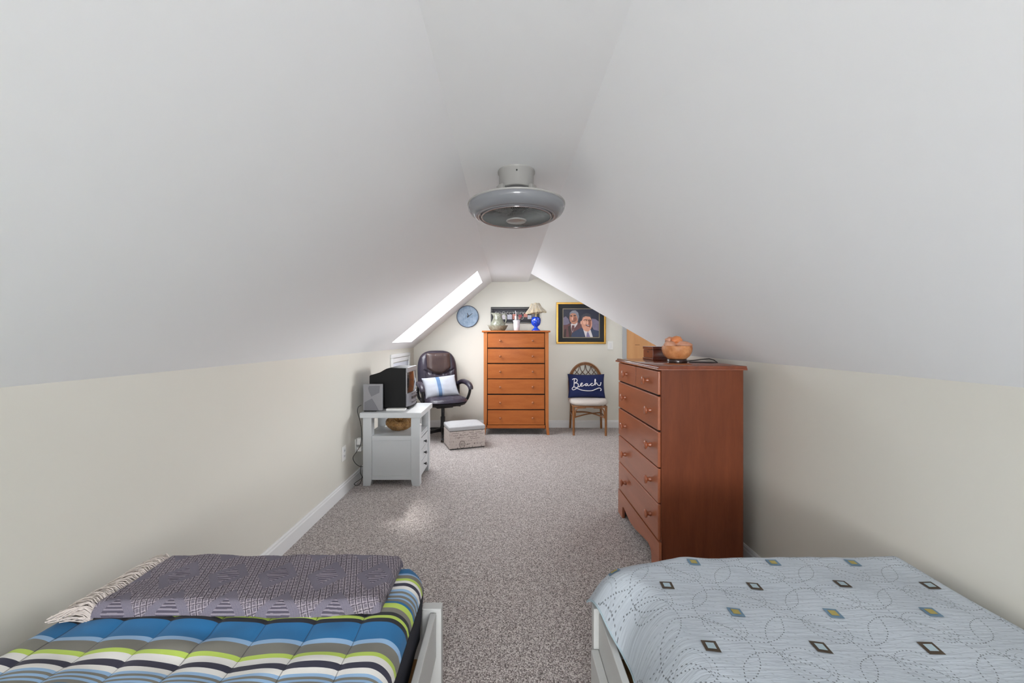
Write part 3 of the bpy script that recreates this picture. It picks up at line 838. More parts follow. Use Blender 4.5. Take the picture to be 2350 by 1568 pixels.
# ------------------------------------------------------------------ far wall: clock, pictures, switch
WS = 5.81 / 914.0
def wpx(x, y, yy=YB): return Vector(((x - 1163) * yy / 914, yy, 1.3 + (777 - y) * yy / 914))
ck = thing('wall_clock', 'round blue wall clock with black hands on the far wall under the skylight', 'clock', (-.568, YB, 1.619 - .161))
cm = Matrix.Translation((-.568, YB - .002, 1.619)) @ KY
MB().lathe([(0, 0), (.161, 0), (.161, .028), (.157, .034), (.151, .034), (.150, .022), (0, .022)], 56, cm).build('case', plain('clock_case', (92, 104, 122), .5), ck)
MB().lathe([(0, .0225), (.1495, .0225), (.1495, .024), (0, .024)], 56, cm).build('face', M['clock_face'], ck)
def hand(x0, z0, x1, z1, w0, w1, yo):
    a, c = Vector((-.568 + x0, YB - yo, 1.619 + z0)), Vector((-.568 + x1, YB - yo, 1.619 + z1))
    n = (c - a).normalized().cross(Vector((0, 1, 0)))
    MB().prism([a - n * w0, c - n * w1, c + n * w1, a + n * w0], (0, -.0015, 0)).build('hand', M['slot'], ck)
hand(.012, .0, -.004, .050, .0075, .004, .0275)
hand(-.006, -.014, .068, .044, .006, .003, .030)
MB().lathe([(0, .026), (.008, .026), (.008, .032), (0, .032)], 14, cm).build('hub', M['slot'], ck)

def rect_frame(b, p0, p1, w, y0, y1, bev=.003):
    x0, z0 = p0; x1, z1 = p1
    b.box((x0, y0, z0), (x1, y1, z0 + w), bev, 1).box((x0, y0, z1 - w), (x1, y1, z1), bev, 1)
    b.box((x0, y0, z0 + w * .99), (x0 + w, y1, z1 - w * .99), bev, 1).box((x1 - w, y0, z0 + w * .99), (x1, y1, z1 - w * .99), bev, 1)

# portrait of two men
P0, P1 = (.722, 1.221), (1.442, 1.826)
pp = thing('framed_portrait', 'gold framed portrait of two men in suits with a black mat on the far wall', 'picture', (1.082, YB, 1.221))
b = MB(); rect_frame(b, P0, P1, .028, YB - .028, YB - .002); b.build('frame', M['gold'], pp)
MB().box((P0[0] + .026, YB - .016, P0[1] + .026), (P1[0] - .026, YB - .006, P1[1] - .026)).build('mat_board', M['mat_black'], pp)
pc = [((34, 38, 60), .3), ((118, 110, 134), .25), ((186, 128, 104), .25), ((126, 128, 140), .3), ((98, 58, 62), .35), ((212, 206, 208), .1), ((206, 148, 124), .22), ((58, 58, 70), .3), ((44, 56, 86), .25), ((122, 114, 150), .25), ((54, 34, 34), .2), ((140, 84, 66), .2), ((224, 170, 148), .12)]
pmats = [plain('portrait_tone_%02d' % i, c, .5, var=v, nscale=26) for i, (c, v) in enumerate(pc)]
def q(cx, cy, lay):   # portrait crop pixels -> wall
    return Vector((P0[0] + (cx - 105) / (1800 - 105) * (P1[0] - P0[0]), YB - .0165 - lay * .0004, P1[1] - (cy - 60) / (1490 - 60) * (P1[1] - P0[1])))
def ell(cx, cy, rx, ry, n=20, rot=0): return [(cx + rx * math.cos(2 * PI * i / n) * math.cos(rot) - ry * math.sin(2 * PI * i / n) * math.sin(rot), cy + rx * math.cos(2 * PI * i / n) * math.sin(rot) + ry * math.sin(2 * PI * i / n) * math.cos(rot)) for i in range(n)]
b = MB()
def art(mi, lay, pts): b.poly([q(x, y, lay) for x, y in pts], mi)
art(0, 1, [(345, 300), (1555, 300), (1555, 1255), (345, 1255)])
art(1, 2, [(345, 590), (430, 540), (520, 640), (560, 780), (470, 830), (345, 840)])
art(1, 2, [(1320, 620), (1450, 640), (1555, 720), (1555, 1050), (1380, 1000), (1300, 860)])
art(4, 3, [(345, 850), (470, 830), (600, 780), (840, 740), (930, 790), (1000, 900), (990, 1255), (345, 1255)])
art(10, 4, [(380, 1000), (440, 960), (430, 1255), (350, 1255)]); art(10, 4, [(500, 900), (580, 850), (620, 1255), (540, 1255)])
art(5, 5, [(600, 800), (830, 750), (820, 820), (720, 950), (650, 1100), (610, 960)])
art(4, 6, [(640, 850), (720, 850), (720, 950), (650, 1080), (620, 960)])
art(2, 7, ell(705, 600, 155, 215)); art(3, 8, [(550, 520), (560, 420), (640, 350), (760, 335), (850, 420), (880, 560), (840, 700), (820, 560), (760, 450), (640, 430), (580, 470)])
art(11, 9, ell(740, 640, 60, 80)); art(10, 10, ell(610, 530, 34, 22)); art(10, 10, ell(730, 520, 44, 26)); art(10, 10, ell(680, 715, 60, 12)); art(12, 10, ell(650, 620, 30, 55))
art(8, 11, [(600, 1255), (640, 1120), (760, 1040), (960, 930), (1060, 1000), (1290, 980), (1420, 1010), (1555, 1060), (1555, 1200), (1340, 1255)])
art(5, 12, [(1000, 920), (1090, 1000), (1180, 1080), (1270, 1000), (1350, 1255), (1100, 1255)])
art(9, 13, [(1150, 1090), (1200, 1090), (1260, 1255), (1120, 1255)])
art(6, 14, ell(1140, 780, 185, 285, 24, -.06)); art(7, 15, [(950, 640), (960, 540), (1030, 470), (1150, 425), (1270, 470), (1300, 640), (1250, 560), (1100, 540), (1010, 580), (970, 700)])
art(12, 16, ell(1060, 720, 60, 110)); art(11, 16, ell(1240, 800, 46, 130)); art(10, 17, ell(1090, 680, 62, 34)); art(6, 18, ell(1085, 690, 44, 24)); art(10, 17, ell(1240, 690, 54, 34)); art(11, 18, ell(1240, 697, 38, 22)); art(10, 17, [(1140, 655), (1200, 655), (1200, 668), (1140, 668)])
art(4, 19, ell(1170, 860, 70, 34, 16, .25)); art(5, 20, ell(1180, 850, 48, 10, 14, .2)); art(12, 19, ell(1170, 770, 28, 46)); art(12, 17, ell(945, 760, 22, 60))
b.build('painting', pmats, pp, smooth=0, recalc=False)
b = MB()
a0, a1 = q(318, 1285, 0), q(1585, 272, 0)
rect_frame(b, (a0.x, a0.z), (a1.x, a1.z), .010, YB - .021, YB - .015, .001); b.build('liner', M['liner'], pp)

# long framed letter picture
L0, L1 = (-.232, 1.522), (.474, 1.756)
lpx = thing('framed_letter_art', 'wide black framed picture with white outlined letter shapes behind the blue lamp', 'picture', (.121, YB, 1.522))
b = MB(); rect_frame(b, L0, L1, .028, YB - .026, YB - .002); b.build('frame', M['black_frame'], lpx)
MB().box((L0[0] + .026, YB - .014, L0[1] + .026), (L1[0] - .026, YB - .006, L1[1] - .026)).build('mat_board', plain('charcoal_mat', (48, 48, 56), .6, var=.15), lpx)
def lq(cx, cy, lay=0): return Vector((L0[0] + (cx - 118) / (2128 - 118) * (L1[0] - L0[0]), YB - .0145 - lay * .0006, L1[1] - (cy - 185) / (850 - 185) * (L1[1] - L0[1])))
b = MB()
b.poly([lq(x, y, 0) for x, y in ((280, 380), (1960, 380), (1960, 690), (280, 690))], 0)
tones = [((28, 28, 34), .2), ((176, 178, 192), .4), ((150, 50, 62), .3), ((190, 120, 104), .4), ((98, 100, 112), .5), ((196, 192, 198), .3)]
lm_ = [plain('letter_photo_tone_%02d' % i, c, .4, var=v, nscale=60) for i, (c, v) in enumerate(tones)]
for i, (x0, x1, y0, y1, mi) in enumerate(((300, 380, 450, 690, 4), (420, 530, 470, 690, 4), (580, 720, 450, 690, 5), (800, 990, 500, 690, 1), (1020, 1180, 470, 690, 3), (1260, 1400, 500, 610, 2), (1260, 1340, 610, 690, 3), (1480, 1630, 450, 600, 3), (1640, 1800, 520, 680, 1), (1820, 1940, 450, 690, 4))):
    b.poly([lq(x, y, 1) for x, y in ((x0, y0), (x1, y0), (x1, y1), (x0, y1))], mi)
b.build('photo_strip', lm_, lpx, smooth=0, recalc=False)
for path in ([(300, 470), (300, 390), (370, 385), (385, 480)], [(420, 470), (440, 385), (510, 390), (520, 500)], [(560, 560), (580, 400), (650, 365), (715, 400), (722, 600)], [(850, 400), (790, 390), (765, 430), (775, 490), (830, 510)],
             [(965, 400), (890, 400), (885, 480), (960, 485)], [(985, 395), (1180, 395)], [(1060, 395), (1060, 480)], [(1200, 395), (1290, 395), (1290, 470), (1210, 470), (1200, 395)], [(1330, 395), (1440, 395), (1440, 470)], [(1345, 395), (1345, 480)],
             [(1460, 470), (1475, 400), (1540, 395)], [(1440, 560), (1470, 640), (1430, 690), (1380, 680)], [(1660, 400), (1760, 395), (1770, 470)], [(1830, 480), (1840, 400), (1930, 395)]):
    MB().tube([lq(x, y, 3) for x, y in path], .0022, 5).build('letter_outline', M['white_plastic'], lpx)

sw = thing('light_switch', 'white rocker light switch below the gold framed portrait', 'switch', (1.505, YB, 1.15))
c = wpx(1400.5, 793)
MB().box((c.x - .041, YB - .007, c.z - .062), (c.x + .041, YB - .0005, c.z + .062), .003, 2).build('plate', M['white_plastic'], sw)
MB().box((c.x - .017, YB - .012, c.z - .034), (c.x + .017, YB - .006, c.z + .034), .003, 2).build('rocker', M['trim'], sw)

# ------------------------------------------------------------------ pale grey stand and what is on it
sx0, sx1, sy0, sy1, sz = -1.266, -.767, 3.505, 3.985, .650
sd = thing('side_stand', 'pale grey wooden stand with open shelf and three drawers by the left wall', 'cabinet', ((sx0 + sx1) / 2, (sy0 + sy1) / 2, 0))
MB().box((-1.285, 3.478, sz - .047), (-.750, 4.02, sz), .005, 2).build('top', M['stand'], sd)
lw = .076
for xa, ya in ((sx0, sy0), (sx1 - lw, sy0), (sx0, sy1 - lw), (sx1 - lw, sy1 - lw)):
    pr = [(xa, 0.0), (xa + lw, 0.0), (xa + lw, sz - .047), (xa, sz - .047)]
    inner = 1 if xa == sx0 else -1
    if inner > 0: pr = [(xa, 0), (xa + lw - .010, 0), (xa + lw, .05), (xa + lw, sz - .047), (xa, sz - .047)]
    else: pr = [(xa + .010, 0), (xa + lw, 0), (xa + lw, sz - .047), (xa, sz - .047), (xa, .05)]
    MB().prism([(x, ya, z) for x, z in pr], (0, lw, 0), .002).build('leg', M['stand'], sd)
MB().box((sx0 + lw, sy0 + .014, .052), (sx1 - lw, sy0 + .024, .44)).build('side_panel', M['stand'], sd)
MB().box((sx0 + lw, sy0 + .006, .400), (sx1 - lw, sy0 + .02, .441), .001, 1).build('rail', M['stand'], sd)
MB().box((sx0 + lw, sy0 + .006, .052), (sx1 - lw, sy0 + .02, .088), .001, 1).build('rail', M['stand'], sd)
MB().box((sx0 + lw, sy1 - .02, .052), (sx1 - lw, sy1 - .008, .441)).build('side_panel', M['stand'], sd)
MB().box((sx0 + .012, sy0 + lw, .052), (sx0 + .024, sy1 - lw, .441)).build('back_panel', M['stand'], sd)
MB().box((sx0 + .026, sy0 + .026, .425), (sx1 - .012, sy1 - .022, .441), .001, 1).build('shelf', M['stand'], sd)
MB().box((sx0 + .026, sy0 + .026, .06), (sx1 - .025, sy1 - .026, .42)).build('carcass', M['dark'], sd)
MB().box((sx1 - .03, sy0 + lw, .052), (sx1 - .012, sy1 - lw, .082), .001, 1).build('rail', M['stand'], sd)
MB().box((sx1 - .03, sy0 + lw, .400), (sx1 - .010, sy1 - lw, .424), .001, 1).build('rail', M['stand'], sd)
KX = Matrix.Rotation(PI / 2, 4, 'Y')
for zc in (.343, .238, .133):
    dd = MB().box((sx1 - .024, sy0 + lw + .004, zc - .050), (sx1 - .006, sy1 - lw - .004, zc + .050), .003, 2).build('drawer', M['stand'], sd)
    MB().lathe([(.006, 0), (.005, .010), (.014, .018), (.014, .022), (.006, .026), (0, .026)], 14, Matrix.Translation((sx1 - .006, 3.72, zc)) @ KX).build('knob', M['knob_black'], dd)

# television
tv = thing('television', 'boxy black tube television with silver front on the pale grey stand', 'television', (-1.08, 3.84, sz))
ty0, ty1 = 3.655, 4.005
prof = [(-1.262, .663), (-1.262, .955), (-1.255, .962), (-1.20, .977), (-1.162, .990), (-1.128, 1.010), (-1.105, 1.022), (-1.078, 1.030), (-.925, 1.027), (-.925, .663)]
MB().prism([(x, ty0, z) for x, z in prof], (0, ty1 - ty0, 0), .006).build('body', M['black_plastic'], tv)
b = MB()
b.box((-.926, ty0 - .003, .985), (-.906, ty1 + .003, 1.031), .004, 2).box((-.926, ty0 - .003, .79), (-.917, ty0 + .020, .99), .002, 1).box((-.926, ty1 - .020, .79), (-.917, ty1 + .003, .99), .002, 1)
b.build('bezel', M['silver'], tv)
b = MB()
pl = [(-.926, ty0 - .003)] + [(-.918 + .034 * math.sin(PI * k / 12) ** .7, ty0 - .003 + (ty1 - ty0 + .006) * k / 12) for k in range(13)] + [(-.926, ty1 + .003)]
b.prism([(x, y, .672) for x, y in pl], (0, 0, .122), .003)
b.build('lower_bezel', M['silver_dark'], tv)
MB().box((-.95, ty0 + .004, .6505), (-.900, ty1 - .004, .672), .003, 1).build('foot', M['black_plastic'], tv)
MB().box((-1.24, ty0 + .02, .6505), (-1.20, ty1 - .02, .668), .003, 1).build('foot', M['black_plastic'], tv)
b = MB()
b.grid(12, 12, lambda u, v: (-.918 + .026 * (1 - (2 * u - 1) ** 2) * .9 + .006 * (1 - (2 * v - 1) ** 2), ty0 + .018 + u * (ty1 - ty0 - .036), .798 + v * .19))
b.build('screen', M['glass_screen'], tv, recalc=False)
b = MB()
b.box((-.892, ty0 + .08, .735), (-.8820, ty1 - .08, .757)).box((-.892, ty0 + .08, .700), (-.8825, ty1 - .08, .704)).box((-.892, ty0 + .08, .778), (-.8825, ty1 - .08, .782))
b.build('tape_slot', M['slot'], tv)

# upright silver panel
pn = thing('speaker_panel', 'upright flat silver-grey panel with angular grey pattern in front of the television', 'speaker', (-1.193, 3.55, sz))
px0, px1, pz0, pz1 = -1.279, -1.109, .656, .893
MB().box((px0, 3.545, pz0), (px1, 3.575, pz1), .004, 2).build('body', M['silver'], pn)
def pq(cx, cy): return (px0 + (cx - 150) / 485 * (px1 - px0), 3.5455, pz1 - (cy - 700) / 660 * (pz1 - pz0))
b = MB()
for pl in ([(280, 800), (300, 745), (575, 740), (560, 915), (360, 1010), (300, 880)], [(185, 1150), (375, 1055), (545, 1350), (180, 1350)]):
    b.prism([pq(x, y) for x, y in pl], (0, -.0025, 0))
b.build('grille', M['silver_dark'], pn)
MB().box((-1.27, 3.535, sz + .0003), (-1.16, 3.585, .657), .002, 1).build('foot', M['black_plastic'], pn)
o = MB().box((-1.085, 3.575, sz + .0003), (-.915, 3.64, sz + .017), .003, 2).build('slim_case', M['white_plastic'])
tag(o, 'slim flat white case lying before the television on the pale grey stand', 'case')

# brown open-weave bowl on the shelf
wb = MB()
def ruff(p, a, k):
    f = k / 9
    r = 1 + (.16 * math.sin(3 * a + .8) + .11 * math.sin(7 * a)) * min(f, 1)
    return Vector((p.x * r * 1.12, p.y * r * .9, p.z * (1 + .22 * math.sin(2 * a + 1.0) * f * f) + .009 * mnoise.noise(p * 70)))
wb.lathe([(0, 0), (.045, 0), (.06, .006), (.080, .022), (.100, .040), (.114, .058), (.116, .070), (.104, .090), (.082, .105), (.060, .110), (.056, .106), (.050, .096), (.040, .090), (.03, .092), (.015, .096), (0, .097)], 72, Matrix.Translation((-1.012, 3.74, .4415)), fn=ruff)
o = wb.build('ruffled_bowl', M['wicker'], smooth=70)
tag(o, 'brown ruffled open-weave bowl on the shelf of the pale grey stand', 'bowl')
# bead pull
bp = thing('bead_pull', 'small silver chain with white ball hanging from the pale grey stand top', 'chain', (-.757, 3.495, .54))
b = MB()
for i in range(6): b.blob((-.757, 3.495, .598 - i * .0075), (.0042, .0042, .0042), 8, 6)
b.build('chain', M['chrome'], bp)
MB().blob((-.757, 3.495, .546), (.010, .010, .010), 14, 10).build('ball', M['white_plastic'], bp)

# outlets, plugs, cords on the left wall
def outlet(y, z, label):
    o = thing('wall_outlet', label, 'outlet', (XL, y, z - .06), group=None)
    MB().box((XL + .0003, y - .038, z - .060), (XL + .007, y + .038, z + .060), .002, 2).build('plate', M['white_plastic'], o)
    for dz in (.022, -.022):
        MB().box((XL + .006, y - .017, z + dz - .015), (XL + .010, y + .017, z + dz + .015), .003, 2).build('socket', M['trim'], o)
        s = MB(); s.box((XL + .0095, y - .008, z + dz - .006), (XL + .0104, y - .005, z + dz + .006)).box((XL + .0095, y + .005, z + dz - .006), (XL + .0104, y + .008, z + dz + .006)).build('slots', M['slot'], o)
outlet(3.31, .345, 'white wall outlet with empty sockets nearer the beds on the left wall')
outlet(3.60, .335, 'white wall outlet holding two white plugs behind the pale grey stand')
def plug(y, z, h, label):
    o = MB().box((XL + .0107, y - .022, z - h), (XL + .050, y + .022, z + h), .006, 3).build('plug_adapter', M['white_plastic'])
    tag(o, label, 'plug', 'plugs in the far outlet')
plug(3.60, .372, .030, 'white square plug adapter in the upper socket behind the stand')
plug(3.60, .302, .020, 'white plug adapter in the lower socket behind the stand')
def lx(x, y, X): Y = X * 914 / (x - 1163); return Vector((X, Y, 1.3 + (777 - y) * Y / 914))
XC = -1.300
cb = [(829, 930), (822, 935), (820.5, 946), (824, 958), (827, 970), (829.5, 985), (829.5, 1004), (827, 1022), (819, 1036), (811, 1048), (811, 1056), (817, 1065), (826, 1071), (832, 1071)]
def sm(pts, n=4):
    out = []
    for i in range(len(pts) - 1):
        p0, p1, p2, p3 = pts[max(i - 1, 0)], pts[i], pts[i + 1], pts[min(i + 2, len(pts) - 1)]
        for k in range(n):
            t = k / n
            out.append(0.5 * ((2 * p1) + (p2 - p0) * t + (2 * p0 - 5 * p1 + 4 * p2 - p3) * t * t + (3 * p1 - p0 - 3 * p2 + p3) * t ** 3))
    out.append(pts[-1]); return out
o = MB().tube(sm([lx(x, y, XC) for x, y in cb]), .0028, 6).build('power_cord', M['wire'])
tag(o, 'black cord hanging down behind the pale grey stand beside the left wall', 'cord')
cb2 = [(829, 1068), (827, 1083), (829, 1090), (832, 1096), (826, 1101), (816, 1108), (813, 1112), (819, 1114.5), (826, 1111), (830, 1101), (831, 1094)]
pts = [lx(x, y, XC) for x, y in cb2]
for p in pts: p.z = max(p.z, .006)
o = MB().tube(sm(pts), .0028, 6).build('power_cord', M['wire'])
tag(o, 'black cord end curled in a small loop on the carpet at the stand leg', 'cord')

# ------------------------------------------------------------------ office chair
oc_ = thing('office_chair', 'dark leather office chair with high back and looped arms near the far left corner', 'chair', (-.842, 5.25, 0), math.radians(27))
CH = oc_
def ch(mb, name, mat, parent=None, **k): return mb.build(name, mat, parent or CH, local=True, **k)
for i in range(5):
    a = math.radians(180 + 72 * i)
    d_ = Vector((math.cos(a), math.sin(a), 0)); n_ = Vector((-d_.y, d_.x, 0))
    b = MB()
    pts0 = [d_ * .03 - n_ * .022, d_ * .03 + n_ * .022]; 
    b.prism([d_ * .02 - n_ * .024 + Vector((0, 0, .075)), d_ * .27 - n_ * .014 + Vector((0, 0, .062)), d_ * .27 - n_ * .014 + Vector((0, 0, .086)), d_ * .02 - n_ * .024 + Vector((0, 0, .125))], n_ * .038, .004)
    lg = ch(b, 'leg', M['chair_plastic'])
    b = MB()
    for s_ in (-.012, .012):
        R = Matrix.Translation(d_ * .265 + n_ * s_ + Vector((0, 0, .027))) @ n_.to_track_quat('Z', 'Y').to_matrix().to_4x4()
        b.lathe([(0, -.009), (.026, -.009), (.026, .009), (0, .009)], 16, R)
    b.tube([d_ * .265 + Vector((0, 0, .03)), d_ * .265 + Vector((0, 0, .066))], .007, 8)
    ch(b, 'caster', M['chair_plastic'], lg)
b = MB(); b.lathe([(0, .07), (.035, .07), (.035, .14), (.030, .145), (.030, .27), (.022, .275), (.022, .40), (0, .40)], 24)
ch(b, 'column', M['chair_plastic'])
b = MB(); b.box((-.11, -.10, .395), (.11, .13, .425), .008, 2).tube([(.11, -.02, .405), (.2, -.03, .40), (.235, -.03, .395)], .006, 8)
ch(b, 'mechanism', M['chair_plastic'])
def sq(u, v, p=3.2):
    """square [-1,1]^2 to rounded square"""
    k = (abs(u) ** p + abs(v) ** p) ** (1 / p); m_ = max(abs(u), abs(v))
    return (u * m_ / k, v * m_ / k) if k > 1e-6 else (u, v)
def pad(w, h, t_top, t_bot, mtx, wr=None, n=28, p=4):
    b = MB()
    def top(u, v):
        x, y = sq(2 * u - 1, 2 * v - 1); r = max(abs(2 * u - 1), abs(2 * v - 1))
        z = t_top * (1 - r ** p) ** .5
        if wr: z += wr(x, y) * (1 - r ** 6)
        return (x * w / 2, y * h / 2, z)
    def bot(u, v):
        x, y = sq(2 * u - 1, 2 * v - 1); r = max(abs(2 * u - 1), abs(2 * v - 1))
        return (x * w / 2, y * h / 2, -t_bot * (1 - r ** p) ** .5)
    b.grid(n, n, top, mtx=mtx); b.grid(n, n, lambda u, v: bot(1 - u, v), mtx=mtx)
    bmesh.ops.remove_doubles(b.bm, verts=b.bm.verts[:], dist=1e-5)
    return b
# seat
b = pad(.57, .55, .02, .055, Matrix.Translation((0, -.02, .475))); ch(b, 'seat_shell', M['chair_plastic'], smooth=60)
def wrs(x, y): return .010 * mnoise.noise(Vector((x * 5, y * 2.2, 3.1))) + .006 * mnoise.noise(Vector((x * 12, y * 4, 1.0)))
b = pad(.58, .56, .065, .02, Matrix.Translation((0, -.03, .490)), wrs, 40); ch(b, 'seat', M['leather'], smooth=70)
# back
bt = Matrix.Translation((0, .225, .795)) @ Matrix.Rotation(math.radians(-9), 4, 'X') @ Matrix.Rotation(PI / 2, 4, 'X')
b = pad(.55, .68, .035, .055, bt, None, 28); ch(b, 'back_shell', M['chair_plastic'], smooth=60)
def wrb(x, y):
    z = 0.010 * mnoise.noise(Vector((x * 9, y * 2, .4))) * (1 if y < .25 else .4)
    side = max(0, abs(x) - .58)
    z += .014 * min(1, side / .15)
    seam = math.exp(-((abs(x) - .55) / .04) ** 2) * .012
    arcy = .02 + .30 * x * x if abs(x) < .75 else 9
    s2 = math.exp(-((y - arcy - .02) / .035) ** 2) * .020 if abs(x) < .75 else 0
    return z - seam - s2 
b = pad(.555, .685, .075, .01, bt, wrb, 56); ch(b, 'backrest', M['leather'], smooth=70)
hb = MB()
def hr(u, v):
    x = (2 * u - 1); y = v
    lo = .04 + .26 * x * x
    yy = lo + (0.88 - lo) * y
    e = max(abs(x), abs(2 * y - 1))
    return (x * .165, yy * .34, .070 + .036 * max(0, 1 - e ** 4) ** .5 + .005 * mnoise.noise(Vector((x * 4, v * 1.3, 6))))
hb.grid(20, 14, hr, mtx=bt); ch(hb, 'headrest', M['leather_brown'], smooth=70, recalc=False)
# arms: padded loop on each side
for s_ in (-1, 1):
    x = s_ * .300
    b = MB()
    path = [Vector(p) for p in ((x * .92, .17, .68), (x, .12, .705), (x * 1.03, .02, .715), (x * 1.05, -.10, .700), (x * 1.06, -.17, .665), (x * 1.06, -.185, .630))]
    ps = sm(path, 5); n_ = len(ps)
    b.tube(ps, lambda i: .026 + .008 * math.sin(PI * i / (n_ - 1)), 12)
    for v in b.bm.verts: v.co.x = x + (v.co.x - x) * 1.15
    am = ch(b, 'armrest', M['leather'], smooth=60)
    b = MB(); b.tube(sm([Vector(p) for p in ((x * 1.06, -.17, .650), (x * 1.04, -.155, .58), (x * .98, -.12, .50), (x * .85, -.08, .455))], 5), .018, 10)
    ch(b, 'arm_support', M['chair_plastic'], am, smooth=60)
    b = MB(); b.tube(sm([Vector(p) for p in ((x * .92, .17, .68), (x * .95, .19, .60), (x * .92, .17, .52), (x * .80, .14, .470))], 5), .018, 10)
    ch(b, 'arm_support', M['chair_plastic'], am, smooth=60)

# pillows
def pillow(name, w, h, t, mtx, mat, label, concave=.05, seed=0):
    root = thing(name, label, 'pillow', mtx.translation, 0)
    inv = Matrix.Translation(-mtx.translation) @ mtx
    b = MB()
    def f(sgn):
        def g(u, v):
            a, c = 2 * u - 1, 2 * v - 1
            x = w / 2 * a * (1 - concave * (1 - c * c)); y = h / 2 * c * (1 - concave * 1.4 * (1 - a * a))
            z = t / 2 * max(0, (1 - a * a) * (1 - c * c)) ** .42
            z += .006 * mnoise.noise(Vector((a * 2.5, c * 2.5, seed))) * (1 - a ** 4) * (1 - c ** 4)
            return (x, y, sgn * z)
        return g
    b.grid(36, 28, f(1)); b.grid(36, 28, lambda u, v: f(-1)(1 - u, v))
    bmesh.ops.remove_doubles(b.bm, verts=b.bm.verts[:], dist=1e-5)
    o = b.build('cover', mat, root, local=True, smooth=70)
    o.matrix_local = inv
    return root, o, inv, f(1)
PR = pillow('throw_pillow', .45, .30, .13, Matrix.Translation((-.868, 5.225, .668)) @ Matrix.Rotation(math.radians(22), 4, 'Z') @ Matrix.Rotation(math.radians(58), 4, 'X') @ Matrix.Rotation(math.radians(5), 4, 'Z'), M['chair_pillow'],
            'white pillow with blue stripes resting on the dark leather office chair')

# ------------------------------------------------------------------ storage ottoman
ot = thing('storage_ottoman', 'pale linen storage ottoman printed with script in front of the office chair', 'ottoman', (-.5195, 4.851, 0), math.radians(20.1))
def obl(mb, name, mat, parent=None, **k): return mb.build(name, mat, parent or ot, local=True, **k)
W2, D2 = .2165, .1665
b = MB(); b.box((-W2 + .008, -D2 + .008, 0), (W2 - .008, D2 - .008, .012)); obl(b, 'plinth', M['slot'])
b = MB(); b.box((-W2, -D2, .010), (W2, D2, .212), .008, 3); bd = obl(b, 'body', M['ottoman'])
b = MB(); b.box((-W2 - .003, -D2 - .003, .216), (W2 + .003, D2 + .003, .268), .014, 3)
def lt_(u, v):
    a, c = 2 * u - 1, 2 * v - 1
    return (a * (W2 - .012), c * (D2 - .012), .266 + .020 * ((1 - a ** 4) * (1 - c ** 4)) ** .5)
b.grid(16, 12, lt_); obl(b, 'lid', M['ottoman_lid'], smooth=50)
b = MB()
cx_, cz_ = -.065, .055
pts = [Vector((cx_ + .034 * math.copysign(abs(math.cos(t)) ** .9, math.cos(t)), -D2 - .0008, cz_ + .042 * math.copysign(abs(math.sin(t)) ** 1.2, math.sin(t)))) for t in [2 * PI * i / 28 for i in range(28)]]
b.tube(pts, .0022, 5, closed=True)
for k in range(5): b.tube([(cx_ - .022 + k * .010, -D2 - .0005, cz_ + .02), (cx_ - .018 + k * .011, -D2 - .0005, cz_ - .02)], .0016, 4)
b.tube([(cx_ + .045, -D2 - .0005, .045), (cx_ + .06, -D2 - .0005, .052), (cx_ + .10, -D2 - .0005, .058)], .0018, 4)
obl(b, 'postmark_print', M['ottoman_ink'], bd)
b = MB()
random.seed(12)
for r_, z in enumerate((.19, .165, .142, .118)):
    x = -.19 + .02 * r_
    while x < .17:
        n_ = random.randint(3, 8); pts = []
        for k in range(n_ * 3): pts.append((x + k * .005, -D2 - .0004, z + random.uniform(-.006, .006)))
        if random.random() < .8: b.tube(pts, .0011 + random.random() * .0008, 4)
        x += n_ * .015 + random.uniform(.01, .05)
obl(b, 'script_print', M['ottoman_ink'], bd)

# ------------------------------------------------------------------ rattan chair
rc = thing('rattan_chair', 'rattan chair with arched lattice back and oatmeal seat by the far wall', 'chair', (1.125, 5.535, 0), math.radians(-4))
def rb(mb, name, mat, parent=None, **k): return mb.build(name, mat, parent or rc, local=True, **k)
fy, by = -.205, .20
for s_ in (-1, 1):
    b = MB(); b.tube([(s_ * .212, fy, 0), (s_ * .213, fy, .2), (s_ * .215, fy + .002, .40)], .0165, 10); rb(b, 'leg', M['rattan'])
    b = MB(); b.tube(sm([Vector(p) for p in ((s_ * .222, by + .03, 0), (s_ * .215, by + .005, .22), (s_ * .210, by, .42))], 4), .0155, 10); rb(b, 'leg', M['rattan'])
    b = MB()  # bent corner brace of the front
    b.tube(sm([Vector(p) for p in ((s_ * .193, fy - .002, .235), (s_ * .190, fy - .002, .31), (s_ * .175, fy - .002, .350), (s_ * .14, fy - .002, .368), (s_ * .05, fy - .002, .372))], 4), .0095, 8)
    rb(b, 'corner_brace', M['rattan'])
    b = MB(); b.tube([(s_ * .212, fy, .235), (s_ * .214, by, .235)], .010, 8); rb(b, 'side_stretcher', M['rattan'])
b = MB(); b.tube([(-.225, fy, .385), (.225, fy, .385)], .013, 10).tube([(-.22, by, .385), (.22, by, .385)], .013, 10).tube([(-.22, fy, .385), (-.215, by, .385)], .013, 10).tube([(.22, fy, .385), (.215, by, .385)], .013, 10)
rb(b, 'seat_frame', M['rattan'])
b = MB()
for s_ in (-1, 1):
    b.tube(sm([Vector(p) for p in ((s_ * .208, fy + .01, .238), (0, (fy + by) / 2 , .262 + .012 * s_), (-s_ * .208, by - .01, .238))], 6), .010, 8)
rb(b, 'cross_stretcher', M['rattan'])
b = pad(.53, .50, .046, .036, Matrix.Translation((0, -.01, .434)), None, 30, 12); rb(b, 'seat_cushion', M['seat_cloth'], smooth=70)
def bk(z): return by + .015 + (z - .42) * .10
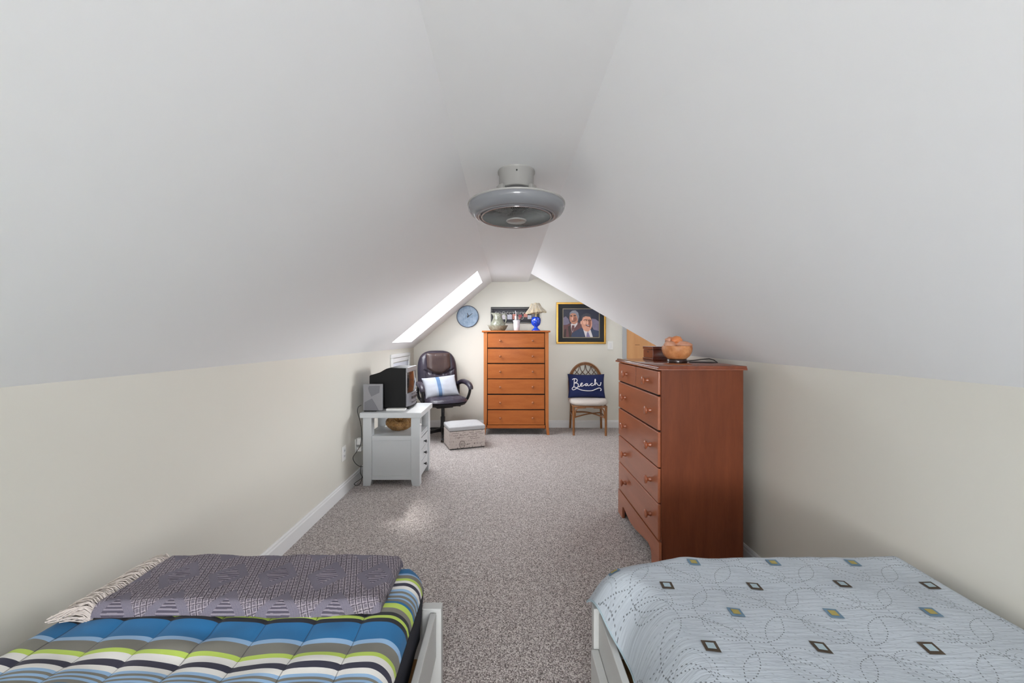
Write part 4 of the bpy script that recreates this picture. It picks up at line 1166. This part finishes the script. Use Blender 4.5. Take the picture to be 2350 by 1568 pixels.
def archp(w, top, n=30):
    pts = []
    for i in range(n + 1):
        a = PI * i / n
        z = .66 + (top - .66) * math.sin(a) ; x = -w * math.cos(a)
        pts.append(Vector((x, bk(z), z)))
    return [Vector((-w * .93, bk(.42), .40)), Vector((-w * .98, bk(.55), .55))] + pts + [Vector((w * .98, bk(.55), .55)), Vector((w * .93, bk(.42), .40))]
b = MB(); b.tube(archp(.238, .945), .0125, 10); b.tube(archp(.216, .922), .0095, 8); rb(b, 'back_arch', M['rattan'])
b = MB(); b.tube([(-.21, bk(.50), .50), (.21, bk(.50), .50)], .010, 8); rb(b, 'back_rail', M['rattan'])
def inside(x, z): return abs(x) < .205 and (z < .66 or (x / .213) ** 2 + ((z - .66) / .26) ** 2 < 1)
for sgn in (-1, 1):
    for k in range(-5, 10):
        pts = []
        for i in range(60):
            z = .50 + i * .0073
            ph = (z - .50) / .15
            x = sgn * (-.46 + k * .082 + .55 * (z - .50) + .010 * math.sin(2 * PI * ph))
            if inside(x, z): pts.append((x, bk(z) + sgn * .004, z))
        if len(pts) > 4:
            b = MB(); b.tube(pts[::2] + [pts[-1]], .0052, 6); rb(b, 'lattice_cane', M['rattan_dark'])

BPM = Matrix.Translation((1.105, 5.535, .640)) @ Matrix.Rotation(math.radians(-3), 4, 'Z') @ Matrix.Rotation(math.radians(76), 4, 'X')
br_, bc_, binv, bf = pillow('throw_pillow', .51, .335, .15, BPM, M['navy_pillow'], 'navy pillow with white rope word Beach on the rattan chair', .055, 3)
strokes = [
    [(235, 465), (265, 447), (305, 447), (330, 470), (318, 505), (275, 527), (262, 532)],
    [(278, 455), (268, 500), (263, 560), (255, 605)],
    [(275, 530), (322, 532), (345, 560), (335, 600), (292, 640), (245, 655), (225, 635), (238, 610), (275, 605), (320, 628), (380, 655), (450, 672), (540, 680), (620, 672), (700, 640), (760, 620), (795, 632), (796, 655), (780, 668)],
    [(350, 605), (385, 582), (420, 548), (425, 530), (405, 533), (390, 562), (403, 590), (440, 582), (475, 556)],
    [(520, 540), (494, 545), (482, 570), (500, 583), (522, 560), (530, 540), (526, 570), (545, 582), (580, 562)],
    [(630, 537), (605, 538), (590, 558), (606, 577), (640, 572), (668, 550)],
    [(662, 560), (688, 500), (692, 462), (682, 455), (676, 490), (680, 568), (692, 535), (712, 524), (728, 552), (755, 573), (788, 562), (802, 510)]]
b = MB()
for st in strokes:
    pts = []
    for x, y in st:
        u = (x - 165) / (870 - 165); v = 1 - (y - 352) / (790 - 352)
        p = Vector(bf(min(max(u, .02), .98), min(max(v, .02), .98))); p.z += .002
        pts.append(p)
    b.tube(sm(pts, 4), .0062, 6)
lt = b.build('rope_lettering', M['rope'], br_, local=True, smooth=60); lt.matrix_local = binv

# ------------------------------------------------------------------ ceiling fan
fx, fyc = .0476, 1.976
fn_ = thing('ceiling_fan', 'round enclosed white ceiling fan under the flat ridge ceiling', 'fan', (fx, fyc, 1.88))
fm = Matrix.Translation((fx, fyc, 0))
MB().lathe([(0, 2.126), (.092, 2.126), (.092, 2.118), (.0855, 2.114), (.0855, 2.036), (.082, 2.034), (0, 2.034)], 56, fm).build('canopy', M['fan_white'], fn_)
MB().lathe([(0, 2.044), (.070, 2.044), (.070, 1.962), (0, 1.962)], 40, fm).build('motor', M['fan_dark'], fn_)
b = MB()
for a0 in (0.25, PI - .25 - .5, PI + .35, -.35 - .5):
    pts = []
    for i in range(7):
        a = a0 + .5 * i / 6; pts.append((fx + .104 * math.cos(a), fyc + .104 * math.sin(a)))
    inn = [(fx + .084 * math.cos(a0 + .5 * i / 6), fyc + .084 * math.sin(a0 + .5 * i / 6)) for i in range(6, -1, -1)]
    b.prism([(x, y, 1.966) for x, y in pts + inn], (0, 0, .075), .002)
b.build('bracket', M['fan_white'], fn_)
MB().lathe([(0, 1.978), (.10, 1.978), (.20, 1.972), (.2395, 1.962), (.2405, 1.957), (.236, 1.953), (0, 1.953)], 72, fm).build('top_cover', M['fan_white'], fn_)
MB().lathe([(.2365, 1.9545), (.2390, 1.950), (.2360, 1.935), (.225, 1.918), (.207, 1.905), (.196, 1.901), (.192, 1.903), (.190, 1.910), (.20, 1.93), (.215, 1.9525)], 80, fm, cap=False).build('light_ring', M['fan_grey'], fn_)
b = MB()
b.lathe([(.193, 1.904), (.190, 1.8985), (.184, 1.8985), (.181, 1.903), (.181, 1.91)], 72, fm, cap=False)
b.lathe([(.177, 1.906), (.175, 1.897), (.168, 1.897), (.166, 1.905)], 72, fm, cap=False)
b.lathe([(.166, 1.908), (.193, 1.908)], 72, fm, cap=False)
b.build('inner_ring', M['fan_grey'], fn_)
MB().lathe([(0, 1.945), (.19, 1.945), (.19, 1.940), (0, 1.940)], 40, fm).build('housing_floor', M['fan_dark'], fn_)
# blades behind the grille
for i in range(5):
    a = 2 * PI * i / 5 + .3
    b = MB()
    def bl(u, v, a=a):
        r = .045 + .115 * u; w = .5 * (v - .5) * (1.1 - .3 * u)
        return (fx + r * math.cos(a + w), fyc + r * math.sin(a + w), 1.915 + .018 * (v - .5))
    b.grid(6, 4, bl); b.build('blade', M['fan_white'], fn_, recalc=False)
# radial grille wires, gently domed
b = MB()
NW = 120
def dome(r): return 1.884 + (r / .168) ** 2 * .016
for i in range(NW):
    a = 2 * PI * i / NW
    b.tube([(fx + r * math.cos(a + (r - .05) * 2.2), fyc + r * math.sin(a + (r - .05) * 2.2), dome(r)) for r in (.046, .08, .115, .145, .169)], .0014, 4)
for r in (.075, .105, .135):
    b.tube([(fx + r * math.cos(2 * PI * k / 60), fyc + r * math.sin(2 * PI * k / 60), dome(r) + .0015) for k in range(60)], .0012, 4, closed=True)
g = b.build('grille_wires', M['fan_grille'], fn_); g['kind'] = 'stuff'
MB().lathe([(0, 1.896), (.050, 1.893), (.051, 1.884), (.047, 1.879), (.043, 1.8795), (.041, 1.8815), (0, 1.880)], 48, fm).build('centre_cap', M['fan_white'], fn_)
MB().lathe([(0, 0), (.004, 0), (.004, .003), (0, .003)], 12, Matrix.Translation((fx, fyc - .0855, 2.100)) @ KY).build('screw', M['slot'], fn_)

# ------------------------------------------------------------------ beds
def bed(name, label, xo, sgn, xi, far, lower_ledge):
    """xo: aisle-side outer face of the rail; sgn=+1 when the bed lies to the right of it; xi: wall-side outer face"""
    bd = thing(name, label, 'bed', ((xo + xi) / 2, .35, 0))
    yb = -.72
    def bx(nm, x0, x1, y0, y1, z0, z1, mt='white_bed', bev=.003):
        return MB().box((min(x0, x1), y0, z0), (max(x0, x1), y1, z1), bev, 2).build(nm, M[mt], bd)
    bx('side_rail', xo, xo + sgn * .020, yb, far - .004, .265, .409)
    bx('side_rail', xi, xi - sgn * .020, yb, far - .004, .265, .409)
    bx('post', xo - sgn * .016, xo + sgn * .048, far, far + .035, 0, .419)
    bx('post', xi + sgn * .012, xi - sgn * .05, far, far + .035, 0, .419)
    bx('post', xo - sgn * .016, xo + sgn * .048, yb - .035, yb, 0, .62)
    bx('post', xi + sgn * .012, xi - sgn * .05, yb - .035, yb, 0, .62)
    bx('foot_board', xo + sgn * .048, xi - sgn * .05, far + .006, far + .028, .16, .40)
    bx('head_board', xo + sgn * .048, xi - sgn * .05, yb - .028, yb - .008, .20, .60)
    for k in range(9):
        y = -.62 + k * .215
        bx('slat', xo + sgn * .022, xi - sgn * .022, y, y + .12, .300, .318, 'slat_wood', .002)
    bx('slat_support', xo + sgn * .0205, xo + sgn * .050, yb + .01, far - .01, .272, .299, 'slat_wood', .002)
    bx('slat_support', xi - sgn * .0205, xi - sgn * .050, yb + .01, far - .01, .272, .299, 'slat_wood', .002)
    if lower_ledge:
        bx('lower_rail', xo - sgn * .026, xo - sgn * .0005, yb, far - .002, .06, .290)
    return bd
bed('bed_frame', 'white wooden bed frame on the left under the striped comforter', -.229, -1, -1.235, 1.296, False)
bed('bed_frame', 'white wooden bed frame on the right under the pale blue quilt', .299, 1, 1.300, 1.296, True)

def mattress(x0, x1, y1, z1, label):
    o = MB().box((x0, -.68, .3185), (x1, y1, z1), .03, 3).build('mattress', M['mattress'])
    tag(o, label, 'mattress')
mattress(-1.205, -.305, 1.270, .480, 'white mattress beneath the striped comforter on the left bed')
mattress(.405, 1.275, 1.250, .515, 'white mattress beneath the pale blue quilt on the right bed')

# striped comforter
CXL, CXR, CYF, CYN, CH_ = -1.228, -.261, 1.335, -.70, .552
def xr_(y, r=.10):
    d_ = y - (CYF - r)
    return CXR - (r - math.sqrt(max(0, r * r - d_ * d_)) if d_ > 0 else 0)
def xl_(y, r=.06):
    d_ = y - (CYF - r)
    return CXL + (r - math.sqrt(max(0, r * r - d_ * d_)) if d_ > 0 else 0)
def com(u, v):
    y = CYN + (CYF - CYN) * (1 - (1 - v) ** 1.25)
    a, b_ = xl_(y), xr_(y)
    uu = .5 - .5 * math.cos(PI * u); uu = .35 * uu + .65 * u
    x = a + (b_ - a) * uu
    e = min(x - a, b_ - x, CYF - y)
    R = .055
    drop = 0
    for ee in (x - a, b_ - x, CYF - y):
        if ee < R:
            drop = max(drop, .048 * (1 - math.sqrt(max(0, 1 - ((R - ee) / R) ** 2))))
    s_ = abs(math.sin(PI * (x + .380) / .127))
    z = CH_ - .010 + .013 * s_ ** .36
    z += .010 * mnoise.noise(Vector((x * 4, y * 6, .3))) + .0065 * mnoise.noise(Vector((x * 9, y * 21, 2.3)))
    # cross tacks where the fold of the channels is pinched
    z += -.006 * math.exp(-((y - 1.01) / .03) ** 2) * .5
    return (x, y + .004 * mnoise.noise(Vector((x * 9, y * 9, 5))), z - drop)
b = MB()
b.grid(150, 190, com, lambda u, v: com(u, v)[:2])
cf = b.build('comforter', M['stripe'], smooth=80, recalc=False)
tag(cf, 'striped comforter in blue, green, grey and white on the left bed', 'comforter')
b = MB()   # navy underside hanging at the aisle side and foot
edge = [com(1, j / 190) for j in range(191)] + [com(1 - i / 60, 1) for i in range(1, 61)]
edge = [Vector(p) for p in edge]
def skirt(u, v):
    i = min(int(u * (len(edge) - 1)), len(edge) - 1); p = edge[i]
    w = .006 * mnoise.noise(Vector((p.x * 8, p.y * 8, v * 3)))
    inn = Vector((-.012, 0, 0)) if i <= 190 else Vector((0, -.010, 0))
    return (p.x + inn.x * v + w * v + .001, p.y + inn.y * v + .001, p.z + .001 - .150 * v)
b.grid(len(edge) - 1, 8, skirt)
b.build('lining', M['navy_lining'], cf, smooth=80, recalc=False)

# folded throw at the foot of the left bed
TXL, TXR, TYN, TYF = -1.115, -.352, 1.062, 1.318
def thr(u, v):
    # v: 0 front bottom edge -> over the rounded front fold -> top -> far edge
    hs = com(.5, .8)[2]
    if v < .14:
        a = (v / .14) * PI / 2
        y = TYN + .020 - .020 * math.sin(a) * 0 - .020 * math.cos(a); z = .556 + .036 * math.sin(a)
    elif v > .86:
        a = (v - .86) / .14 * PI / 2
        y = TYF - .022 + .022 * math.sin(a); z = .592 - .036 * (1 - math.cos(a))
    else:
        t_ = (v - .14) / .72; y = TYN + .020 + (TYF - .022 - TYN - .020) * t_; z = .592
    skew = .035 * (y - TYN) / (TYF - TYN)
    x = TXL + (TXR + .010 - TXL) * u + .006 * math.sin(u * 9) * 0
    x += .012 * (1 - u) * (y - TYN) / .26
    z += .007 * mnoise.noise(Vector((x * 5, y * 5, 9))) + .004 * mnoise.noise(Vector((x * 14, y * 9, 4)))
    ex = min(u, 1 - u)
    if ex < .02: z -= .020 * (1 - ex / .02) ** 2
    y += .006 * mnoise.noise(Vector((x * 3.5, v * .8, 1))) 
    y -= .014 * max(0, u - .82) / .18 * -1 if v < .3 else 0
    return (x, y, z)
def thr_uv(u, v): p = thr(u, v); return (p[0], p[1] - (.556 + .036 - p[2]) * .6 if v < .14 else p[1])
def weave_h(x, y):
    def cell(ox, oy):
        return abs(((x - ox) / TP + .5) % 1 - .5) * 1.5 + abs(((y - oy) / (2 * TQ) + .5) % 1 - .5) * 2.5
    d_ = min(cell(TX0, TY0), cell(TX0 + TP / 2, TY0 + TQ))
    if d_ > .62:
        gx = abs(((x + y * .35) / .0165) % 1 - .5); gy = abs(((y - x * .25) / .015) % 1 - .5)
        return -.0022 if (gx > .40 or gy > .43) else (.0012 if abs(gx - .32) < .08 or abs(gy - .33) < .08 else 0)
    if d_ < .34: return .0014 * (1 if abs((y / .0085) % 1 - .5) > .27 else -.6)
    return 0
b = MB()
def thd(u, v):
    p = thr(u, v); q_ = thr_uv(u, v)
    return (p[0], p[1], p[2] + .55 * weave_h(*q_))
b.grid(300, 130, thd, thr_uv)
rim = [thr(0, j / 40) for j in range(41)]
th = b.build('throw_blanket', M['throw'], smooth=80, recalc=False)
tag(th, 'folded charcoal woven throw with cream fringe across the striped comforter', 'blanket')
b = MB()
for side in (0, 1):
    X_ = TXL if side == 0 else TXR + .010
    def sidewall(u, v, side=side):
        p = thr(side, .05 + .9 * u)
        return (p[0], p[1], p[2] - v * (p[2] - .553) + .0005)
    b.grid(40, 4, sidewall, lambda u, v, s=side: (thr(s, u)[0] + v * .03, thr(s, u)[1]))
# second folded layer edges showing at the right
b.build('fold_edge', M['throw'], th, smooth=60, recalc=False)
b = MB()
random.seed(3)
for i in range(620):
    v = random.uniform(.0, 1); p = Vector(thr(0, v)); 
    L = random.uniform(.045, .092); dy = random.uniform(-.035, .030)
    z1 = .566 - random.uniform(0, .006) 
    lift = random.uniform(-.002, .018)
    pts = [p + Vector((.008, 0, -.004)), p + Vector((-.012, dy * .2, .002 + lift)), p + Vector((-.6 * L, dy * .6, (z1 - p.z) * .5 + lift)), Vector((p.x - L, p.y + dy, z1))]
    b.tube(sm(pts, 2), .0013, 4)
fr_ = b.build('fringe', M['fringe'], th, smooth=60); fr_['kind'] = 'stuff'

# pale blue quilt
QZ, QXR, QYF, QYN = .580, 1.322, 1.352, -.70
def hem(y):
    k = max(0, min(1, (y - 1.10) / .17)); k = k * k * (3 - 2 * k)
    return (.322 - .054 * k, .400 + .082 * k)
def quilt(u, v):
    y = QYN + (QYF - QYN) * (1 - (1 - v) ** 1.3)
    xh, zh = hem(y)
    if u < .12:
        t_ = u / .12; x = xh + .004 + .045 * t_ ** 1.6
        w = .115
    else:
        t_ = (u - .12) / .88; x = xh + .049 + (QXR - xh - .049) * t_
    e = x - xh; w = .115
    z = QZ
    if e < w: z -= (QZ - zh) * (1 - e / w) ** 2.1
    er = QXR - x
    if er < .05: z -= .045 * (1 - er / .05) ** 2
    ef = QYF - y; wf = .045 + .13 * max(0, 1 - e / .30)
    if ef < wf: z -= (.060 + .02 * max(0, 1 - e / .25)) * (1 - ef / wf) ** 2.0
    z += .008 * mnoise.noise(Vector((x * 3, y * 4, 7.7))) + .0035 * mnoise.noise(Vector((x * 16, y * 9, 3.3)))
    if e < .12: x += .012 * mnoise.noise(Vector((y * 9, z * 7, 2))) * (1 - e / .12)
    return (x, y, z)
b = MB()
b.grid(170, 200, quilt, lambda u, v: quilt(u, v)[:2])
qt = b.build('quilt', M['quilt'], smooth=80, recalc=False)
tag(qt, 'pale blue quilt with dotted stitched circles and small square patches on the right bed', 'quilt')
b = MB()
edge2 = [Vector(quilt(i / 120, 1)) for i in range(121)]
b.grid(120, 6, lambda u, v: (edge2[int(u * 120 + .5)].x + .09 * v * max(0, 1 - u * 6), edge2[int(u * 120 + .5)].y - .004 * v, edge2[int(u * 120 + .5)].z - .14 * v * min(1, u * 10)), lambda u, v: (edge2[int(u * 120 + .5)].x, QYF + .14 * v))
b.build('foot_drop', M['quilt'], qt, smooth=80, recalc=False)
b = MB()   # bound hem along the aisle side
b.tube([Vector(quilt(0, j / 100)) for j in range(101)], .0032, 6)
b.build('binding', M['patch_pale'], qt, smooth=60)

def qz(x, y):
    """height of the quilt above (x, y), by search over u"""
    v = 1 - (1 - (y - QYN) / (QYF - QYN)) ** (1 / 1.3)
    lo, hi = 0.0, 1.0
    for _ in range(30):
        m_ = (lo + hi) / 2
        if quilt(m_, v)[0] < x: lo = m_
        else: hi = m_
    return quilt((lo + hi) / 2, v)[2]
def patch(cx, cy, kind):
    s_ = .0170; rot = -.10
    b = MB()
    def P(a, c, sz, up):
        x = cx + (a * math.cos(rot) - c * math.sin(rot)) * sz; y = cy + (a * math.sin(rot) + c * math.cos(rot)) * sz
        return (x, y, qz(x, y) + up)
    b.grid(6, 6, lambda u, v: P(2 * u - 1, 2 * v - 1, s_, .0022))
    o = b.build('patch', M['patch_brown' if kind == 0 else 'patch_blue'], qt, smooth=0, recalc=False)
    b = MB(); b.grid(5, 5, lambda u, v: P(2 * u - 1, 2 * v - 1, s_ * .56, .0034))
    b.build('patch_centre', M['patch_pale' if kind == 0 else 'patch_olive'], o, smooth=0, recalc=False)
for row in range(-1, 6):
    kind = row % 2
    y = QY0 - QR * row
    for n_ in range(-1, 5):
        x = QX0 + (-.1225 if kind else 0) + QP * n_ + (.007 if row > 1 else 0)
        if hem(y)[0] + .03 < x < QXR - .05: patch(x, y, kind)
